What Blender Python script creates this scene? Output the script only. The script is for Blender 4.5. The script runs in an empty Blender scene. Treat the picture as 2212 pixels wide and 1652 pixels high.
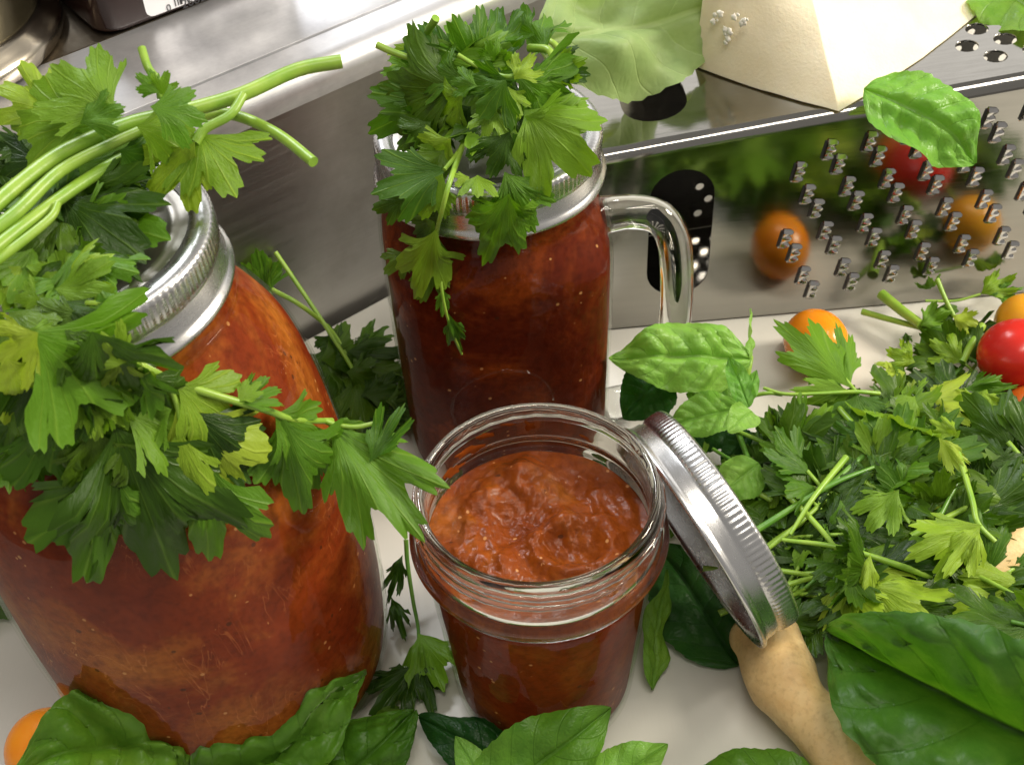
import bpy, bmesh, math, random
from mathutils import Vector, Matrix, noise
R = math.radians
# ------------------------------------------------------------------ camera
F, TH, RO, H, CX, CY = 2850.0, R(44), R(3.0), 357.0, 1106.0, 826.0   # photo units: 2212 x 1652, mm
fw = Vector((0, math.cos(TH), -math.sin(TH)))
r0 = Vector((1, 0, 0)); u0 = r0.cross(fw)
rt = r0*math.cos(RO) + u0*math.sin(RO); up = rt.cross(fw)
if (Vector((0, 300, -2000)) - Vector((0, 0, H))).dot(rt) < 0:
    rt = r0*math.cos(RO) - u0*math.sin(RO); up = rt.cross(fw)
CAM = Vector((0, 0, H))
sc = bpy.context.scene
cd = bpy.data.cameras.new('camera'); cam = bpy.data.objects.new('camera', cd)
sc.collection.objects.link(cam); sc.camera = cam
cd.sensor_width = 36; cd.lens = 36*F/2212; cd.clip_start = 0.01; cd.clip_end = 50
m3 = Matrix((rt, up, -fw)).transposed()
cam.matrix_world = Matrix.Translation(CAM*0.001) @ m3.to_4x4()
cd.dof.use_dof = True; cd.dof.focus_distance = 0.385; cd.dof.aperture_fstop = 42
# ------------------------------------------------------------------ light
w = bpy.data.worlds.new('World'); sc.world = w; w.use_nodes = True
w.node_tree.nodes['Background'].inputs[0].default_value = (1.0, 0.95, 0.88, 1)
w.node_tree.nodes['Background'].inputs[1].default_value = 0.36
def area(name, loc, target, sx, sy, power, col):
    l = bpy.data.lights.new(name, 'AREA'); l.shape = 'RECTANGLE'; l.size = sx; l.size_y = sy
    l.energy = power; l.color = col
    o = bpy.data.objects.new(name, l); sc.collection.objects.link(o); o.location = loc
    o.rotation_euler = (Vector(target)-Vector(loc)).to_track_quat('-Z', 'Y').to_euler()
    return o
area('lamp_back', (-0.48, 1.30, 1.35), (0, 0.36, 0.08), 0.45, 0.30, 18, (0.95, 0.97, 1.0))
area('lamp_back_fill', (0.30, 1.60, 0.72), (0.0, 0.38, 0.08), 2.2, 0.45, 4, (1.0, 0.97, 0.93))  # added soft fill panel, gives the grater top something bright to reflect
area('tube_lamp', (0.30, 0.10, 1.35), (0.03, 0.32, 0.03), 1.1, 0.07, 6.5, (1.0, 0.93, 0.82))
area('tube_lamp', (0.26, -0.14, 1.32), (0.03, 0.32, 0.03), 1.1, 0.07, 6.0, (1.0, 0.93, 0.82))
area('lamp_right', (0.80, 0.40, 0.55), (0.18, 0.42, 0.12), 0.22, 0.22, 10, (1.0, 0.91, 0.76))
vs = sc.view_settings
vs.view_transform = 'Standard'; vs.look = 'None'; vs.gamma = 1; vs.exposure = -0.1; vs.use_curve_mapping = False
sc.cycles.max_bounces = 9; sc.cycles.diffuse_bounces = 3; sc.cycles.glossy_bounces = 4; sc.cycles.transparent_max_bounces = 24; sc.cycles.transmission_bounces = 8
sc.cycles.sample_clamp_indirect = 6
sc.cycles.use_denoising = True

# ------------------------------------------------------------------ projection helpers (mm)
def ray(x, y): return (fw*F + rt*(x-CX) - up*(y-CY)).normalized()
def at(x, y, z):
    d = ray(x, y); return CAM + d*((z-H)/d.z)
def proj(p):
    d = Vector(p)-CAM; z = d.dot(fw); return CX+F*d.dot(rt)/z, CY-F*d.dot(up)/z
def atY(x, y, Y):
    d = ray(x, y); return CAM + d*(Y/d.y)
# ------------------------------------------------------------------ object helpers
COL = sc.collection
def thing(name, label, cat, loc=(0, 0, 0), group=None, kind=None):
    o = bpy.data.objects.new(name, None); COL.objects.link(o); o.empty_display_size = 0.01
    o.location = Vector(loc)*0.001
    o['label'] = label; o['category'] = cat
    if group: o['group'] = group
    if kind: o['kind'] = kind
    return o
def rootloc(p):
    v = Vector((0, 0, 0))
    while p is not None:
        v += p.location; p = p.parent
    return v*1000
def mesh(name, vs_, fs, smooth=True, uvs=None, sharp=None):
    me = bpy.data.meshes.new(name)
    me.from_pydata([tuple(v) for v in vs_], [], fs)
    if smooth:
        me.polygons.foreach_set('use_smooth', [True]*len(me.polygons))
        if sharp: me.set_sharp_from_angle(angle=R(sharp))
    if uvs is not None:
        l = me.uv_layers.new(name='UVMap')
        for lp in me.loops: l.data[lp.index].uv = uvs[lp.vertex_index]
    me.update(); return me
def obj(name, vs_, fs, mat, parent=None, local=False, smooth=True, uvs=None, sharp=None, fix=False):
    off = Vector((0, 0, 0)) if local or parent is None else rootloc(parent)
    me = mesh(name, [(Vector(v)-off)*0.001 for v in vs_], fs, smooth, uvs, sharp)
    if fix:
        b = bmesh.new(); b.from_mesh(me); bmesh.ops.recalc_face_normals(b, faces=b.faces); b.to_mesh(me); b.free()
    if mat: me.materials.append(mat)
    o = bpy.data.objects.new(name, me); COL.objects.link(o); o.parent = parent
    return o
def tag(o, label, cat, group=None, kind=None):
    o['label'] = label; o['category'] = cat
    if group: o['group'] = group
    if kind: o['kind'] = kind
    return o
def boxvf(c, hx, hy, hz, ax=None):
    ax = ax or (Vector((1, 0, 0)), Vector((0, 1, 0)), Vector((0, 0, 1)))
    c = Vector(c); v = []
    for k in (-1, 1):
        for j in (-1, 1):
            for i in (-1, 1):
                v.append(c + ax[0]*hx*i + ax[1]*hy*j + ax[2]*hz*k)
    return v, [(0, 2, 3, 1), (4, 5, 7, 6), (0, 1, 5, 4), (2, 6, 7, 3), (0, 4, 6, 2), (1, 3, 7, 5)]
def bevel(o, wd, seg=2):
    b = bmesh.new(); b.from_mesh(o.data)
    bmesh.ops.remove_doubles(b, verts=b.verts, dist=1e-6)
    bmesh.ops.recalc_face_normals(b, faces=b.faces)
    bmesh.ops.bevel(b, geom=b.edges[:], offset=wd*0.001, segments=seg, affect='EDGES', profile=0.5)
    b.to_mesh(o.data); b.free()
    o.data.polygons.foreach_set('use_smooth', [True]*len(o.data.polygons)); o.data.set_sharp_from_angle(angle=R(50))
def lathe(prof, n=96, rmod=None, closed=False):
    vs_, fs = [], []
    m = len(prof)
    for i, (r, z) in enumerate(prof):
        for j in range(n):
            a = 2*math.pi*j/n; rr, zz = (r, z) if rmod is None else rmod(a, i, r, z)
            vs_.append(Vector((rr*math.cos(a), rr*math.sin(a), zz)))
    for i in range(m if closed else m-1):
        i2 = (i+1) % m
        for j in range(n):
            j2 = (j+1) % n
            fs.append((i*n+j, i*n+j2, i2*n+j2, i2*n+j))
    if not closed:
        if prof[0][0] < 6: fs.append(tuple(range(n))[::-1])
        if prof[-1][0] < 6: fs.append(tuple((m-1)*n+j for j in range(n)))
    return vs_, fs
def spline(pts, k=6):
    pts = [Vector(p) for p in pts]
    if len(pts) < 3: return [pts[0].lerp(pts[-1], i/k) for i in range(k+1)]
    P = [pts[0]*2-pts[1]] + pts + [pts[-1]*2-pts[-2]]; out = []
    for i in range(1, len(P)-2):
        a, b, c, d = P[i-1:i+3]
        for j in range(k):
            t = j/k
            out.append(0.5*((2*b) + (c-a)*t + (2*a-5*b+4*c-d)*t*t + (3*b-a-3*c+d)*t**3))
    out.append(pts[-1]); return out
def smoothprof(prof, k=4):
    return [(max(p.x, 0.0), p.y) for p in [Vector((q.x, q.y)) for q in spline([Vector((r, z, 0)) for r, z in prof], k)]]
def tube(pts, rad, n=8, k=6, flat=1.0):
    p = spline(pts, k); m = len(p); vs_, fs = [], []
    ref = Vector((0, 0, 1))
    t0 = (p[1]-p[0]).normalized()
    if abs(t0.z) > .9: ref = Vector((0, 1, 0))
    x = ref.cross(t0).normalized()
    for i in range(m):
        t = (p[min(i+1, m-1)] - p[max(i-1, 0)]).normalized()
        x = (x - t*x.dot(t)).normalized(); y = t.cross(x)
        r = rad(i/(m-1)) if callable(rad) else rad
        for j in range(n):
            a = 2*math.pi*j/n
            vs_.append(p[i] + x*(r*math.cos(a)) + y*(r*flat*math.sin(a)))
    for i in range(m-1):
        for j in range(n):
            j2 = (j+1) % n
            fs.append((i*n+j, i*n+j2, (i+1)*n+j2, (i+1)*n+j))
    fs.append(tuple(range(n))[::-1]); fs.append(tuple((m-1)*n+j for j in range(n)))
    return vs_, fs

# ------------------------------------------------------------------ materials
class NT:
    def __init__(s, name):
        s.m = bpy.data.materials.new(name); s.m.use_nodes = True; s.t = s.m.node_tree
        s.t.nodes.clear(); s.out = s.t.nodes.new('ShaderNodeOutputMaterial')
    def n(s, typ, **kw):
        nd = s.t.nodes.new('ShaderNode'+typ)
        for k, v in kw.items():
            if k.startswith('_'): setattr(nd, k[1:], v)
            else:
                key = k.replace('__', ' ')
                nd.inputs[key if not key.startswith('i') or not key[1:].isdigit() else int(key[1:])].default_value = v
        return nd
    def l(s, a, b): s.t.links.new(a, b)
    def coord(s, kind='Object', scale=(1, 1, 1), rot=(0, 0, 0)):
        c = s.n('TexCoord'); mp = s.n('Mapping'); mp.inputs['Scale'].default_value = scale; mp.inputs['Rotation'].default_value = rot
        s.l(c.outputs[kind], mp.inputs[0]); return mp.outputs[0]
    def noise(s, vec, scale, detail=4, rough=.55, dist=0):
        nd = s.n('TexNoise', Scale=scale, Detail=detail, Roughness=rough, Distortion=dist); s.l(vec, nd.inputs['Vector']); return nd.outputs[0]
    def ramp(s, fac, stops, interp='LINEAR'):
        r = s.n('ValToRGB'); r.color_ramp.interpolation = interp
        e = r.color_ramp.elements
        while len(e) < len(stops): e.new(0.5)
        for q, (p, c) in zip(e, stops):
            q.position = p; q.color = (c[0], c[1], c[2], 1) if not isinstance(c, (int, float)) else (c, c, c, 1)
        s.l(fac, r.inputs[0]); return r.outputs[0]
    def mix(s, fac, a, b, typ='MIX'):
        m = s.n('Mix', _data_type='RGBA', _blend_type=typ)
        for v, i in ((fac, 0), (a, 6), (b, 7)):
            if hasattr(v, 'links'): s.l(v, m.inputs[i])
            else: m.inputs[i].default_value = v if not isinstance(v, tuple) else (*v[:3], 1)
        return m.outputs[2]
    def math(s, op, a, b=0.0, c=None):
        m = s.n('Math', _operation=op)
        for v, i in ((a, 0), (b, 1), (c, 2)):
            if v is None: continue
            if hasattr(v, 'links'): s.l(v, m.inputs[i])
            else: m.inputs[i].default_value = v
        return m.outputs[0]
    def bump(s, h, strength=.3, dist=.0005):
        b = s.n('Bump', Strength=strength, Distance=dist); s.l(h, b.inputs['Height']); return b.outputs[0]
    def bsdf(s, color=None, normal=None, rough=None, **kw):
        p = s.n('BsdfPrincipled', **kw)
        for v, k in ((color, 'Base Color'), (normal, 'Normal'), (rough, 'Roughness')):
            if v is None: continue
            if hasattr(v, 'links'): s.l(v, p.inputs[k])
            else: p.inputs[k].default_value = (*v, 1) if isinstance(v, tuple) else v
        return p
    def done(s, sh):
        s.l(sh.outputs[0] if hasattr(sh, 'outputs') else sh, s.out.inputs[0]); return s.m

def metal(name, col, rough, scale=(40, 900, 900), bumpk=.12, var=.25, dirt=None, dirtscale=30, dirtamt=(.5, .8), metallic=1.0):
    t = NT(name); v = t.coord('Object', scale)
    g = t.noise(v, 1.0, 5, .6)
    v2 = t.coord('Object'); big = t.noise(v2, dirtscale, 6, .65)
    rr = t.math('ADD', t.math('MULTIPLY', t.math('SUBTRACT', g, .5), var), rough)
    rr = t.math('ADD', rr, t.math('MULTIPLY', t.math('SUBTRACT', big, .5), var*.8))
    c = col
    if dirt: c = t.mix(t.ramp(big, [(dirtamt[0], 0), (dirtamt[1], 1)]), col, dirt)
    c = t.mix(t.math('MULTIPLY', g, .35), c, tuple(x*.6 for x in col))
    return t.done(t.bsdf(c, t.bump(g, bumpk, .0002), rr, Metallic=metallic))
M = {}
M['wall'] = metal('brushed_steel', (.54, .53, .52), .36, (6, 700, 700), .4, .3, (.30, .275, .25), 13, (.44, .74))
M['ledge'] = metal('ledge_steel', (.82, .82, .84), .34, (10, 800, 800), .2, .2, (.46, .46, .49), 30, (.42, .74), .72)
M['worn'] = metal('worn_steel', (.42, .36, .28), .38, (500, 60, 60), .6, .3, (.20, .16, .11), 60, (.45, .75))
M['chrome'] = metal('grater_steel', (.36, .35, .325), .12, (8, 500, 500), .10, .14)
M['dull'] = metal('tooth_steel', (.55, .54, .53), .16, (300, 300, 300), .05, .1)
M['band'] = metal('band_metal', (.70, .70, .70), .27, (260, 260, 700), .12, .16)
M['lid'] = metal('lid_metal', (.42, .40, .36), .42, (120, 500, 500), .1, .12)
def plain(name, col, rough=.5, **kw):
    t = NT(name); return t.done(t.bsdf(col, None, rough, **kw))
def board_mat():
    t = NT('white_plastic'); v = t.coord('Object')
    a = t.noise(v, 18, 4); b = t.noise(t.coord('Object', (900, 60, 1), (0, 0, .5)), 1, 3, .6)
    c = t.ramp(a, [(.3, (.57, .555, .50)), (.7, (.65, .635, .58))])
    return t.done(t.bsdf(c, t.bump(b, .15, .0002), t.math('ADD', t.math('MULTIPLY', b, .25), .33)))
M['board'] = board_mat()
def glass_real():
    t = NT('clear_glass'); v = t.coord('Object'); b = t.noise(v, 70, 2)
    return t.done(t.bsdf((.97, .985, .965), t.bump(b, .12, .001), .005, **{'Transmission Weight': 1.0, 'IOR': 1.44, 'Specular IOR Level': .3}))
M['glass'] = glass_real()
def glass_thin():
    t = NT('jar_glass'); v = t.coord('Object'); nrm = t.bump(t.noise(v, 55, 2), .25, .0015)
    lw = t.n('LayerWeight', Blend=.5); t.l(nrm, lw.inputs['Normal'])
    fr = t.n('Math', _operation='MULTIPLY_ADD'); t.l(t.math('POWER', lw.outputs['Facing'], 5.0), fr.inputs[0]); fr.inputs[1].default_value = .5; fr.inputs[2].default_value = .018
    tr = t.n('BsdfTransparent'); tr.inputs[0].default_value = (.965, .975, .955, 1)
    gl = t.n('BsdfGlossy'); gl.inputs['Roughness'].default_value = .025; t.l(nrm, gl.inputs['Normal'])
    gb = t.n('NewGeometry'); mx = t.n('MixShader'); t.l(t.math('MULTIPLY', fr.outputs[0], t.math('SUBTRACT', 1.0, gb.outputs['Backfacing'])), mx.inputs[0]); t.l(tr.outputs[0], mx.inputs[1]); t.l(gl.outputs[0], mx.inputs[2])
    return t.done(mx)
M['glass_thin'] = glass_thin()
def sauce(name, a, b, c, streak=True, rough=.5, bk=.3, spec=.02):
    t = NT(name); v = t.coord('Object')
    n1 = t.noise(v, 22, 7, .62, .9); n2 = t.noise(v, 420, 3, .6)
    col = t.ramp(n1, [(.30, a), (.5, b), (.68, c)])
    col = t.mix(t.ramp(n2, [(.42, 0), (.75, .5)]), col, tuple(x*.45 for x in a))
    if streak:
        vs2 = t.coord('Object', (1, 1, .28), (.3, .9, .2)); s1 = t.noise(vs2, 60, 3, .5, 2.2)
        ln = t.math('MULTIPLY', t.ramp(s1, [(.492, 0), (.50, .42), (.508, 0)]), t.ramp(t.noise(v, 26, 2), [(.48, 0), (.62, 1)]))
        col = t.mix(ln, col, (.75, .26, .08))
    vo = t.n('TexVoronoi', Scale=230.0); t.l(v, vo.inputs['Vector'])
    sp = t.math('LESS_THAN', vo.outputs['Distance'], .13)
    sel = t.math('GREATER_THAN', t.noise(v, 90, 2), .56)
    col = t.mix(t.math('MULTIPLY', t.math('MULTIPLY', sp, sel), .5), col, (.75, .38, .14))
    dk = t.n('TexVoronoi', Scale=120.0); t.l(t.coord('Object', (1, 1.7, 1.2)), dk.inputs['Vector'])
    d2 = t.math('MULTIPLY', t.math('LESS_THAN', dk.outputs['Distance'], .10), t.math('GREATER_THAN', t.noise(v, 50, 2), .55))
    col = t.mix(t.math('MULTIPLY', d2, .7), col, (.05, .018, .008))
    return t.done(t.bsdf(col, t.bump(t.noise(v, 330, 4, .6), bk, .0009), rough, **{'Specular IOR Level': spec}))
M['sauce_quart'] = sauce('tomato_sauce', (.14, .015, .004), (.22, .033, .007), (.40, .12, .018))
M['sauce_mug'] = sauce('dark_tomato_sauce', (.060, .008, .004), (.11, .015, .005), (.30, .058, .009), False)
M['sauce_open'] = sauce('open_tomato_sauce', (.15, .026, .003), (.225, .048, .005), (.32, .095, .009), False, .26, .6, .2)
def leafmat(name, dark, mid, light, under, kind='parsley', gloss=.42):
    t = NT(name); oi = t.n('ObjectInfo'); v = t.coord('Object')
    rnd = t.n('TexWhiteNoise', _noise_dimensions='1D'); t.l(oi.outputs['Random'], rnd.inputs['W'])
    geo = t.n('NewGeometry')
    n1 = t.noise(v, 3.2 if kind == 'parsley' else 90, 4, .6)
    f = t.math('ADD', t.math('MULTIPLY', oi.outputs['Random'], .75), t.math('MULTIPLY', t.math('SUBTRACT', n1, .5), .9))
    col = t.ramp(f, [(.0, dark), (.45, mid), (.95, light)])
    uv = t.n('UVMap'); sx = t.n('SeparateXYZ'); t.l(uv.outputs[0], sx.inputs[0])
    if kind == 'parsley':
        pk = []
        for u in (.12, .20, .28, .40, .5, .60, .72, .80, .88): pk += [(u-.008, 0), (u, 1), (u+.008, 0)]
        vein = t.ramp(sx.outputs[0], pk)
        h = t.math('ADD', vein, t.math('MULTIPLY', t.noise(t.coord('UV', (9, 4, 1)), 3, 3), 1.2))
        va = .22
    else:
        s = t.math('ABSOLUTE', t.math('SUBTRACT', sx.outputs[0], .5))            # 0..0.5
        sgn = t.math('MULTIPLY', t.math('GREATER_THAN', sx.outputs[0], .5), .22)
        e_ = t.math('POWER', t.math('MULTIPLY', s, 2.0), 1.25)
        ph = t.math('FRACT', t.math('ADD', t.math('MULTIPLY', t.math('SUBTRACT', sx.outputs[1], t.math('MULTIPLY', e_, .20)), 6.5), sgn))
        lat = t.ramp(ph, [(0, 1), (.045, 0), (.955, 0), (1, 1)])
        midr = t.ramp(s, [(0, 1), (.018, .9), (.03, 0)])
        vein = t.math('MAXIMUM', t.math('MULTIPLY', lat, .7), midr)
        ret = t.n('TexVoronoi', _feature='DISTANCE_TO_EDGE', Scale=15.0); t.l(t.coord('UV', (1, 2, 1)), ret.inputs['Vector'])
        h = t.math('ADD', t.math('MULTIPLY', vein, -1.0), t.math('MULTIPLY', t.ramp(ret.outputs[0], [(0, 0), (.35, 1)]), .30))
        va = .22
    col = t.mix(t.math('MULTIPLY', vein, va), col, tuple(min(1, x*1.5+.03) for x in light) if kind == 'parsley' or 'pale' in name else tuple(x*.8 for x in dark))
    bz = t.ramp(t.noise(t.coord('UV', (3, 5, 1)), 4.0, 5, .7), [(.66, 0), (.80, .55)])
    col = t.mix(bz, col, (.22, .24, .03))
    col = t.mix(geo.outputs['Backfacing'], col, t.mix(.55, col, under))
    nrm = t.bump(h, .4 if kind == 'parsley' else .45, .0006)
    p = t.bsdf(col, nrm, gloss); p.inputs['Specular IOR Level'].default_value = .3
    tl = t.n('BsdfTranslucent'); t.l(t.mix(1.0, col, (1.5, 1.6, .45), 'MULTIPLY'), tl.inputs[0]); t.l(nrm, tl.inputs['Normal'])
    mx = t.n('MixShader'); mx.inputs[0].default_value = .30; t.l(p.outputs[0], mx.inputs[1]); t.l(tl.outputs[0], mx.inputs[2])
    return t.done(mx)
M['parsley'] = leafmat('parsley_leaf', (.046, .130, .006), (.112, .255, .012), (.225, .36, .024), (.24, .36, .08), gloss=.46)
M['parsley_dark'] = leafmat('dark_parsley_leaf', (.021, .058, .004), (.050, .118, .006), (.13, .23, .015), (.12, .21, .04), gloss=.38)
M['parsley_yellow'] = leafmat('yellow_parsley_leaf', (.16, .30, .015), (.26, .40, .025), (.40, .50, .05), (.34, .44, .10))
M['basil'] = leafmat('basil_leaf', (.045, .140, .010), (.11, .26, .022), (.22, .39, .045), (.28, .40, .16), 'basil', .40)
M['basil_light'] = leafmat('light_basil_leaf', (.13, .33, .04), (.20, .42, .06), (.30, .50, .10), (.36, .48, .22), 'basil', .36)
M['basil_pale'] = leafmat('pale_basil_leaf', (.26, .38, .14), (.33, .44, .18), (.38, .48, .22), (.36, .46, .22), 'basil', .5)
M['basil_mid'] = leafmat('mid_basil_leaf', (.022, .085, .007), (.050, .145, .013), (.11, .23, .03), (.22, .34, .12), 'basil', .44)
M['basil_dark'] = leafmat('dark_basil_leaf', (.010, .055, .008), (.022, .095, .012), (.05, .16, .02), (.10, .20, .07), 'basil', .42)
def stemmat(name, a, b):
    t = NT(name); v = t.coord('Object', (1, 1, 1)); oi = t.n('ObjectInfo')
    n1 = t.noise(v, 120, 4)
    return t.done(t.bsdf(t.ramp(n1, [(.3, a), (.7, b)]), t.bump(t.noise(v, 900, 2), .2, .0003), .38))
M['stem'] = stemmat('green_stem', (.17, .34, .025), (.30, .45, .055))
M['stem_dark'] = stemmat('dark_stem', (.06, .19, .02), (.13, .28, .03))
def gingermat():
    t = NT('ginger_skin'); v = t.coord('Object'); a = t.noise(v, 55, 5, .6); b = t.noise(v, 700, 3)
    c = t.ramp(a, [(.25, (.60, .36, .13)), (.5, (.76, .54, .25)), (.8, (.84, .65, .36))])
    c = t.mix(t.ramp(b, [(.5, 0), (.8, .35)]), c, (.30, .16, .05))
    return t.done(t.bsdf(c, t.bump(b, .35, .0005), .5, **{'Subsurface Weight': .15, 'Subsurface Scale': .003, 'Subsurface Radius': (1, .6, .3)}))
M['ginger'] = gingermat()
def cheesemat():
    t = NT('cheese'); v = t.coord('Object'); a = t.noise(v, 45, 5, .6); b = t.noise(v, 900, 3)
    c = t.ramp(a, [(.3, (.76, .66, .44)), (.7, (.84, .76, .56))])
    return t.done(t.bsdf(c, t.bump(b, .3, .0006), .55, **{'Subsurface Weight': .3, 'Subsurface Scale': .004, 'Subsurface Radius': (1, .8, .5)}))
M['cheese'] = cheesemat(); M['crumb'] = plain('cheese_crumb', (.90, .86, .76), .7)
def tomato(name, a, b):
    t = NT(name); v = t.coord('Object'); n1 = t.noise(v, 60, 4)
    return t.done(t.bsdf(t.ramp(n1, [(.3, a), (.7, b)]), t.bump(t.noise(v, 500, 2), .05, .0003), .22, **{'Subsurface Weight': .35, 'Subsurface Scale': .004, 'Subsurface Radius': (1, .4, .1)}))
M['orange'] = tomato('orange_tomato_skin', (.85, .25, .008), (.90, .34, .012)); M['red'] = tomato('red_tomato_skin', (.55, .018, .012), (.66, .03, .018))
M['yellow'] = tomato('yellow_tomato_skin', (.80, .36, .02), (.86, .44, .03)); M['rust'] = tomato('rust_tomato_skin', (.55, .11, .012), (.62, .15, .02))
M['bottle'] = plain('bottle_brown', (.028, .014, .012), .16); M['label'] = plain('label_paper', (.84, .84, .88), .45); M['ink'] = plain('black_ink', (.03, .03, .035), .5)
M['potbody'] = plain('pot_dark_steel', (.10, .085, .05), .22, Metallic=.85)
M['brassy'] = metal('pot_ring_steel', (.62, .56, .46), .2, (100, 100, 600), .08, .1)
M['counter'] = M['wall']

# ------------------------------------------------------------------ setting
WA = Vector((-71.4, 409.7, 0)); WN = Vector((.792, .6107, 0)); WB = Vector((-.6107, .792, 0)); WANG = math.atan2(.6107, .792)
def wp(s, d, z): return WA + WN*s + WB*d + Vector((0, 0, z))
LZ = 115.0
def wallobj(name, vs_, fs, parent, mat, **kw):      # vs in wall frame (s,d,z)
    o = obj(name, vs_, fs, mat, None, True, **kw); o.parent = parent; return o
sw = bpy.data.objects.new('steel_wall', None); COL.objects.link(sw); sw.empty_display_size = .01
sw.location = WA*0.001; sw.rotation_euler = (0, 0, WANG); tag(sw, 'brushed steel step wall and ledge behind the jars', 'steel wall', kind='structure')
def boxw(s0, s1, d0, d1, z0, z1):
    return boxvf(((s0+s1)/2, (d0+d1)/2, (z0+z1)/2), (s1-s0)/2, (d1-d0)/2, (z1-z0)/2)
v, f = boxw(-420, 700, 4, 10, -14, LZ-6); wallobj('wall_panel', v, f, sw, M['wall'], smooth=False)
# rolled edge: profile in (d,z) swept along s
prof = []
for i in range(13):
    a = R(180-i*90/12); prof.append((10+8*math.cos(a)-.0, LZ-8.4+8*math.sin(a)))
prof = [(3.2, LZ-14), (2.4, LZ-11)] + [(2.2+(p[0]-2), p[1]) for p in prof] + [(19.2, LZ-.4), (19.4, LZ-4), (10.2, LZ-10), (10.2, LZ-14)]
v, f = [], []
for k, s in enumerate((-420, 700)):
    v += [Vector((s, d, z)) for d, z in prof]
n = len(prof)
for i in range(n): f.append((i, (i+1) % n, n+(i+1) % n, n+i))
f += [tuple(range(n))[::-1], tuple(range(n, 2*n))]
wallobj('rolled_edge', v, f, sw, M['ledge'], sharp=35, fix=True)
v, f = boxw(-420, 700, 20.9, 64, LZ-10, LZ-.3); v = [Vector((p.x, p.y, p.z+(4.0 if p.y > 60 and p.z > LZ-5 else 0))) for p in v]
o = wallobj('ledge_strip', v, f, sw, M['ledge'], smooth=False); bevel(o, .12)
o = wallobj('shelf_surface', *boxw(-420, 700, 64.8, 420, LZ-10, LZ+3.6), sw, M['worn'], smooth=False)
v, f = boxvf((0, 500, -32), 900, 900, 8); o = obj('counter', v, f, M['counter'], smooth=False)
tag(o, 'steel counter top under the cutting board', 'counter', kind='structure')
cb = [wp(-330, .4, 0), wp(470, .4, 0), wp(470, -350, 0), wp(-330, -350, 0)]
v = [p+Vector((0, 0, -23.5)) for p in cb] + cb
o = obj('cutting_board', v, [(3, 2, 1, 0), (4, 5, 6, 7), (0, 1, 5, 4), (1, 2, 6, 5), (2, 3, 7, 6), (3, 0, 4, 7)][0:0] or [(0, 1, 2, 3), (7, 6, 5, 4), (4, 5, 1, 0), (5, 6, 2, 1), (6, 7, 3, 2), (7, 4, 0, 3)], M['board'], smooth=False, fix=True)
bevel(o, 1.5); tag(o, 'off-white plastic cutting board under the jars and herbs', 'cutting board')

# ------------------------------------------------------------------ jars
def interp(prof, z):
    # outer radius at z from a profile ascending in z
    if z < prof[0][1] or z > prof[-1][1]: return -1
    for (r1, z1), (r2, z2) in zip(prof, prof[1:]):
        if z1 <= z <= z2: return r1 if z2 == z1 else r1+(r2-r1)*(z-z1)/(z2-z1)
    return -1
QR = Vector((-90, 244, 0)); QT = R(4.0)                      # quart jar leans a little to the left
QM = Matrix.Translation(QR) @ Matrix.Rotation(-QT, 4, Vector((0, 1, 0)))
QMI = QM.inverted()
Q_OUT = [(38, 0), (43.5, 3), (48, 12), (51, 36), (52, 65), (51, 95), (49.2, 116), (46.5, 130), (42.5, 139), (37.5, 147), (35, 152), (34.2, 160), (34.2, 172)]
Q_BAND = 158.0
MUG = Vector((-3.5, 349, 0)); MROT = R(8)
M_OUT = [(33, 0), (35.5, 3), (36.4, 9), (37, 30), (37.6, 70), (37.6, 92), (36.4, 100), (34.6, 106), (34, 112), (33.6, 126)]
M_BAND = 114.0
HP = Vector((5.3, 234, 0))
H_OUT = [(22, 0), (26, 1.6), (27.6, 6), (29.4, 28), (31.6, 54), (33, 66), (33.6, 70), (35.6, 72.5), (35.8, 75), (34.2, 77), (33.4, 79), (33.4, 88), (33.0, 90.3)]
def sup(a, e=4.0):
    a -= MROT
    return 1.0/((abs(math.cos(a))**e + abs(math.sin(a))**e)**(1/e))
def mugr(a, z, r):
    k = min(max((104-z)/14, 0), 1); k = k*k*(3-2*k)
    return r*(1+(sup(a)-1)*k*.82)
def knurl(n):
    def fn(a, i, r, z):
        if 4 <= i <= 8: r -= .28*(0.5+0.5*math.cos(n*a))**.7*(1 if 5 <= i <= 7 else .3)
        return r, z
    return fn
BANDP = [(29.6, 15.3), (30.0, 16.2), (33.2, 16.6), (34.8, 16.1), (35.5, 15.2), (35.7, 14.2), (35.7, 11.6), (35.6, 9.6), (35.3, 8.8), (34.9, 8.2), (34.9, 7.6), (35.3, 6.6), (35.5, 3.6), (36.0, 2.6), (36.8, 1.9), (37.0, 1.0), (36.7, .3), (36.0, .1), (35.2, .6), (34.9, 2), (34.6, 8), (34.5, 15.0)]
LIDP = [(.01, 14.6), (22, 14.6), (24.5, 14.7), (25.3, 15.3), (26.3, 15.5), (27.1, 15.2), (28.0, 14.9), (34.2, 14.9), (34.3, 14.2), (.01, 13.9)]
def band_parts(parent, z, scale=1.0):
    v, f = lathe(BANDP, 480, knurl(120), True)
    o = obj('screw_band', [Vector((p.x*scale, p.y*scale, p.z+z)) for p in v], f, M['band'], parent, True, sharp=60)
    v, f = lathe(LIDP, 96)
    o2 = obj('lid', [Vector((p.x*scale, p.y*scale, p.z+z)) for p in v], f, M['lid'], parent, True, sharp=60)
    return o, o2
def glassprof(out, th, base):
    inner = [(max(r-th, 1), z) for r, z in out if z > base+3]
    return out + inner[::-1] + [(inner[0][0]*.9, base), (.5, base)]
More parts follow.
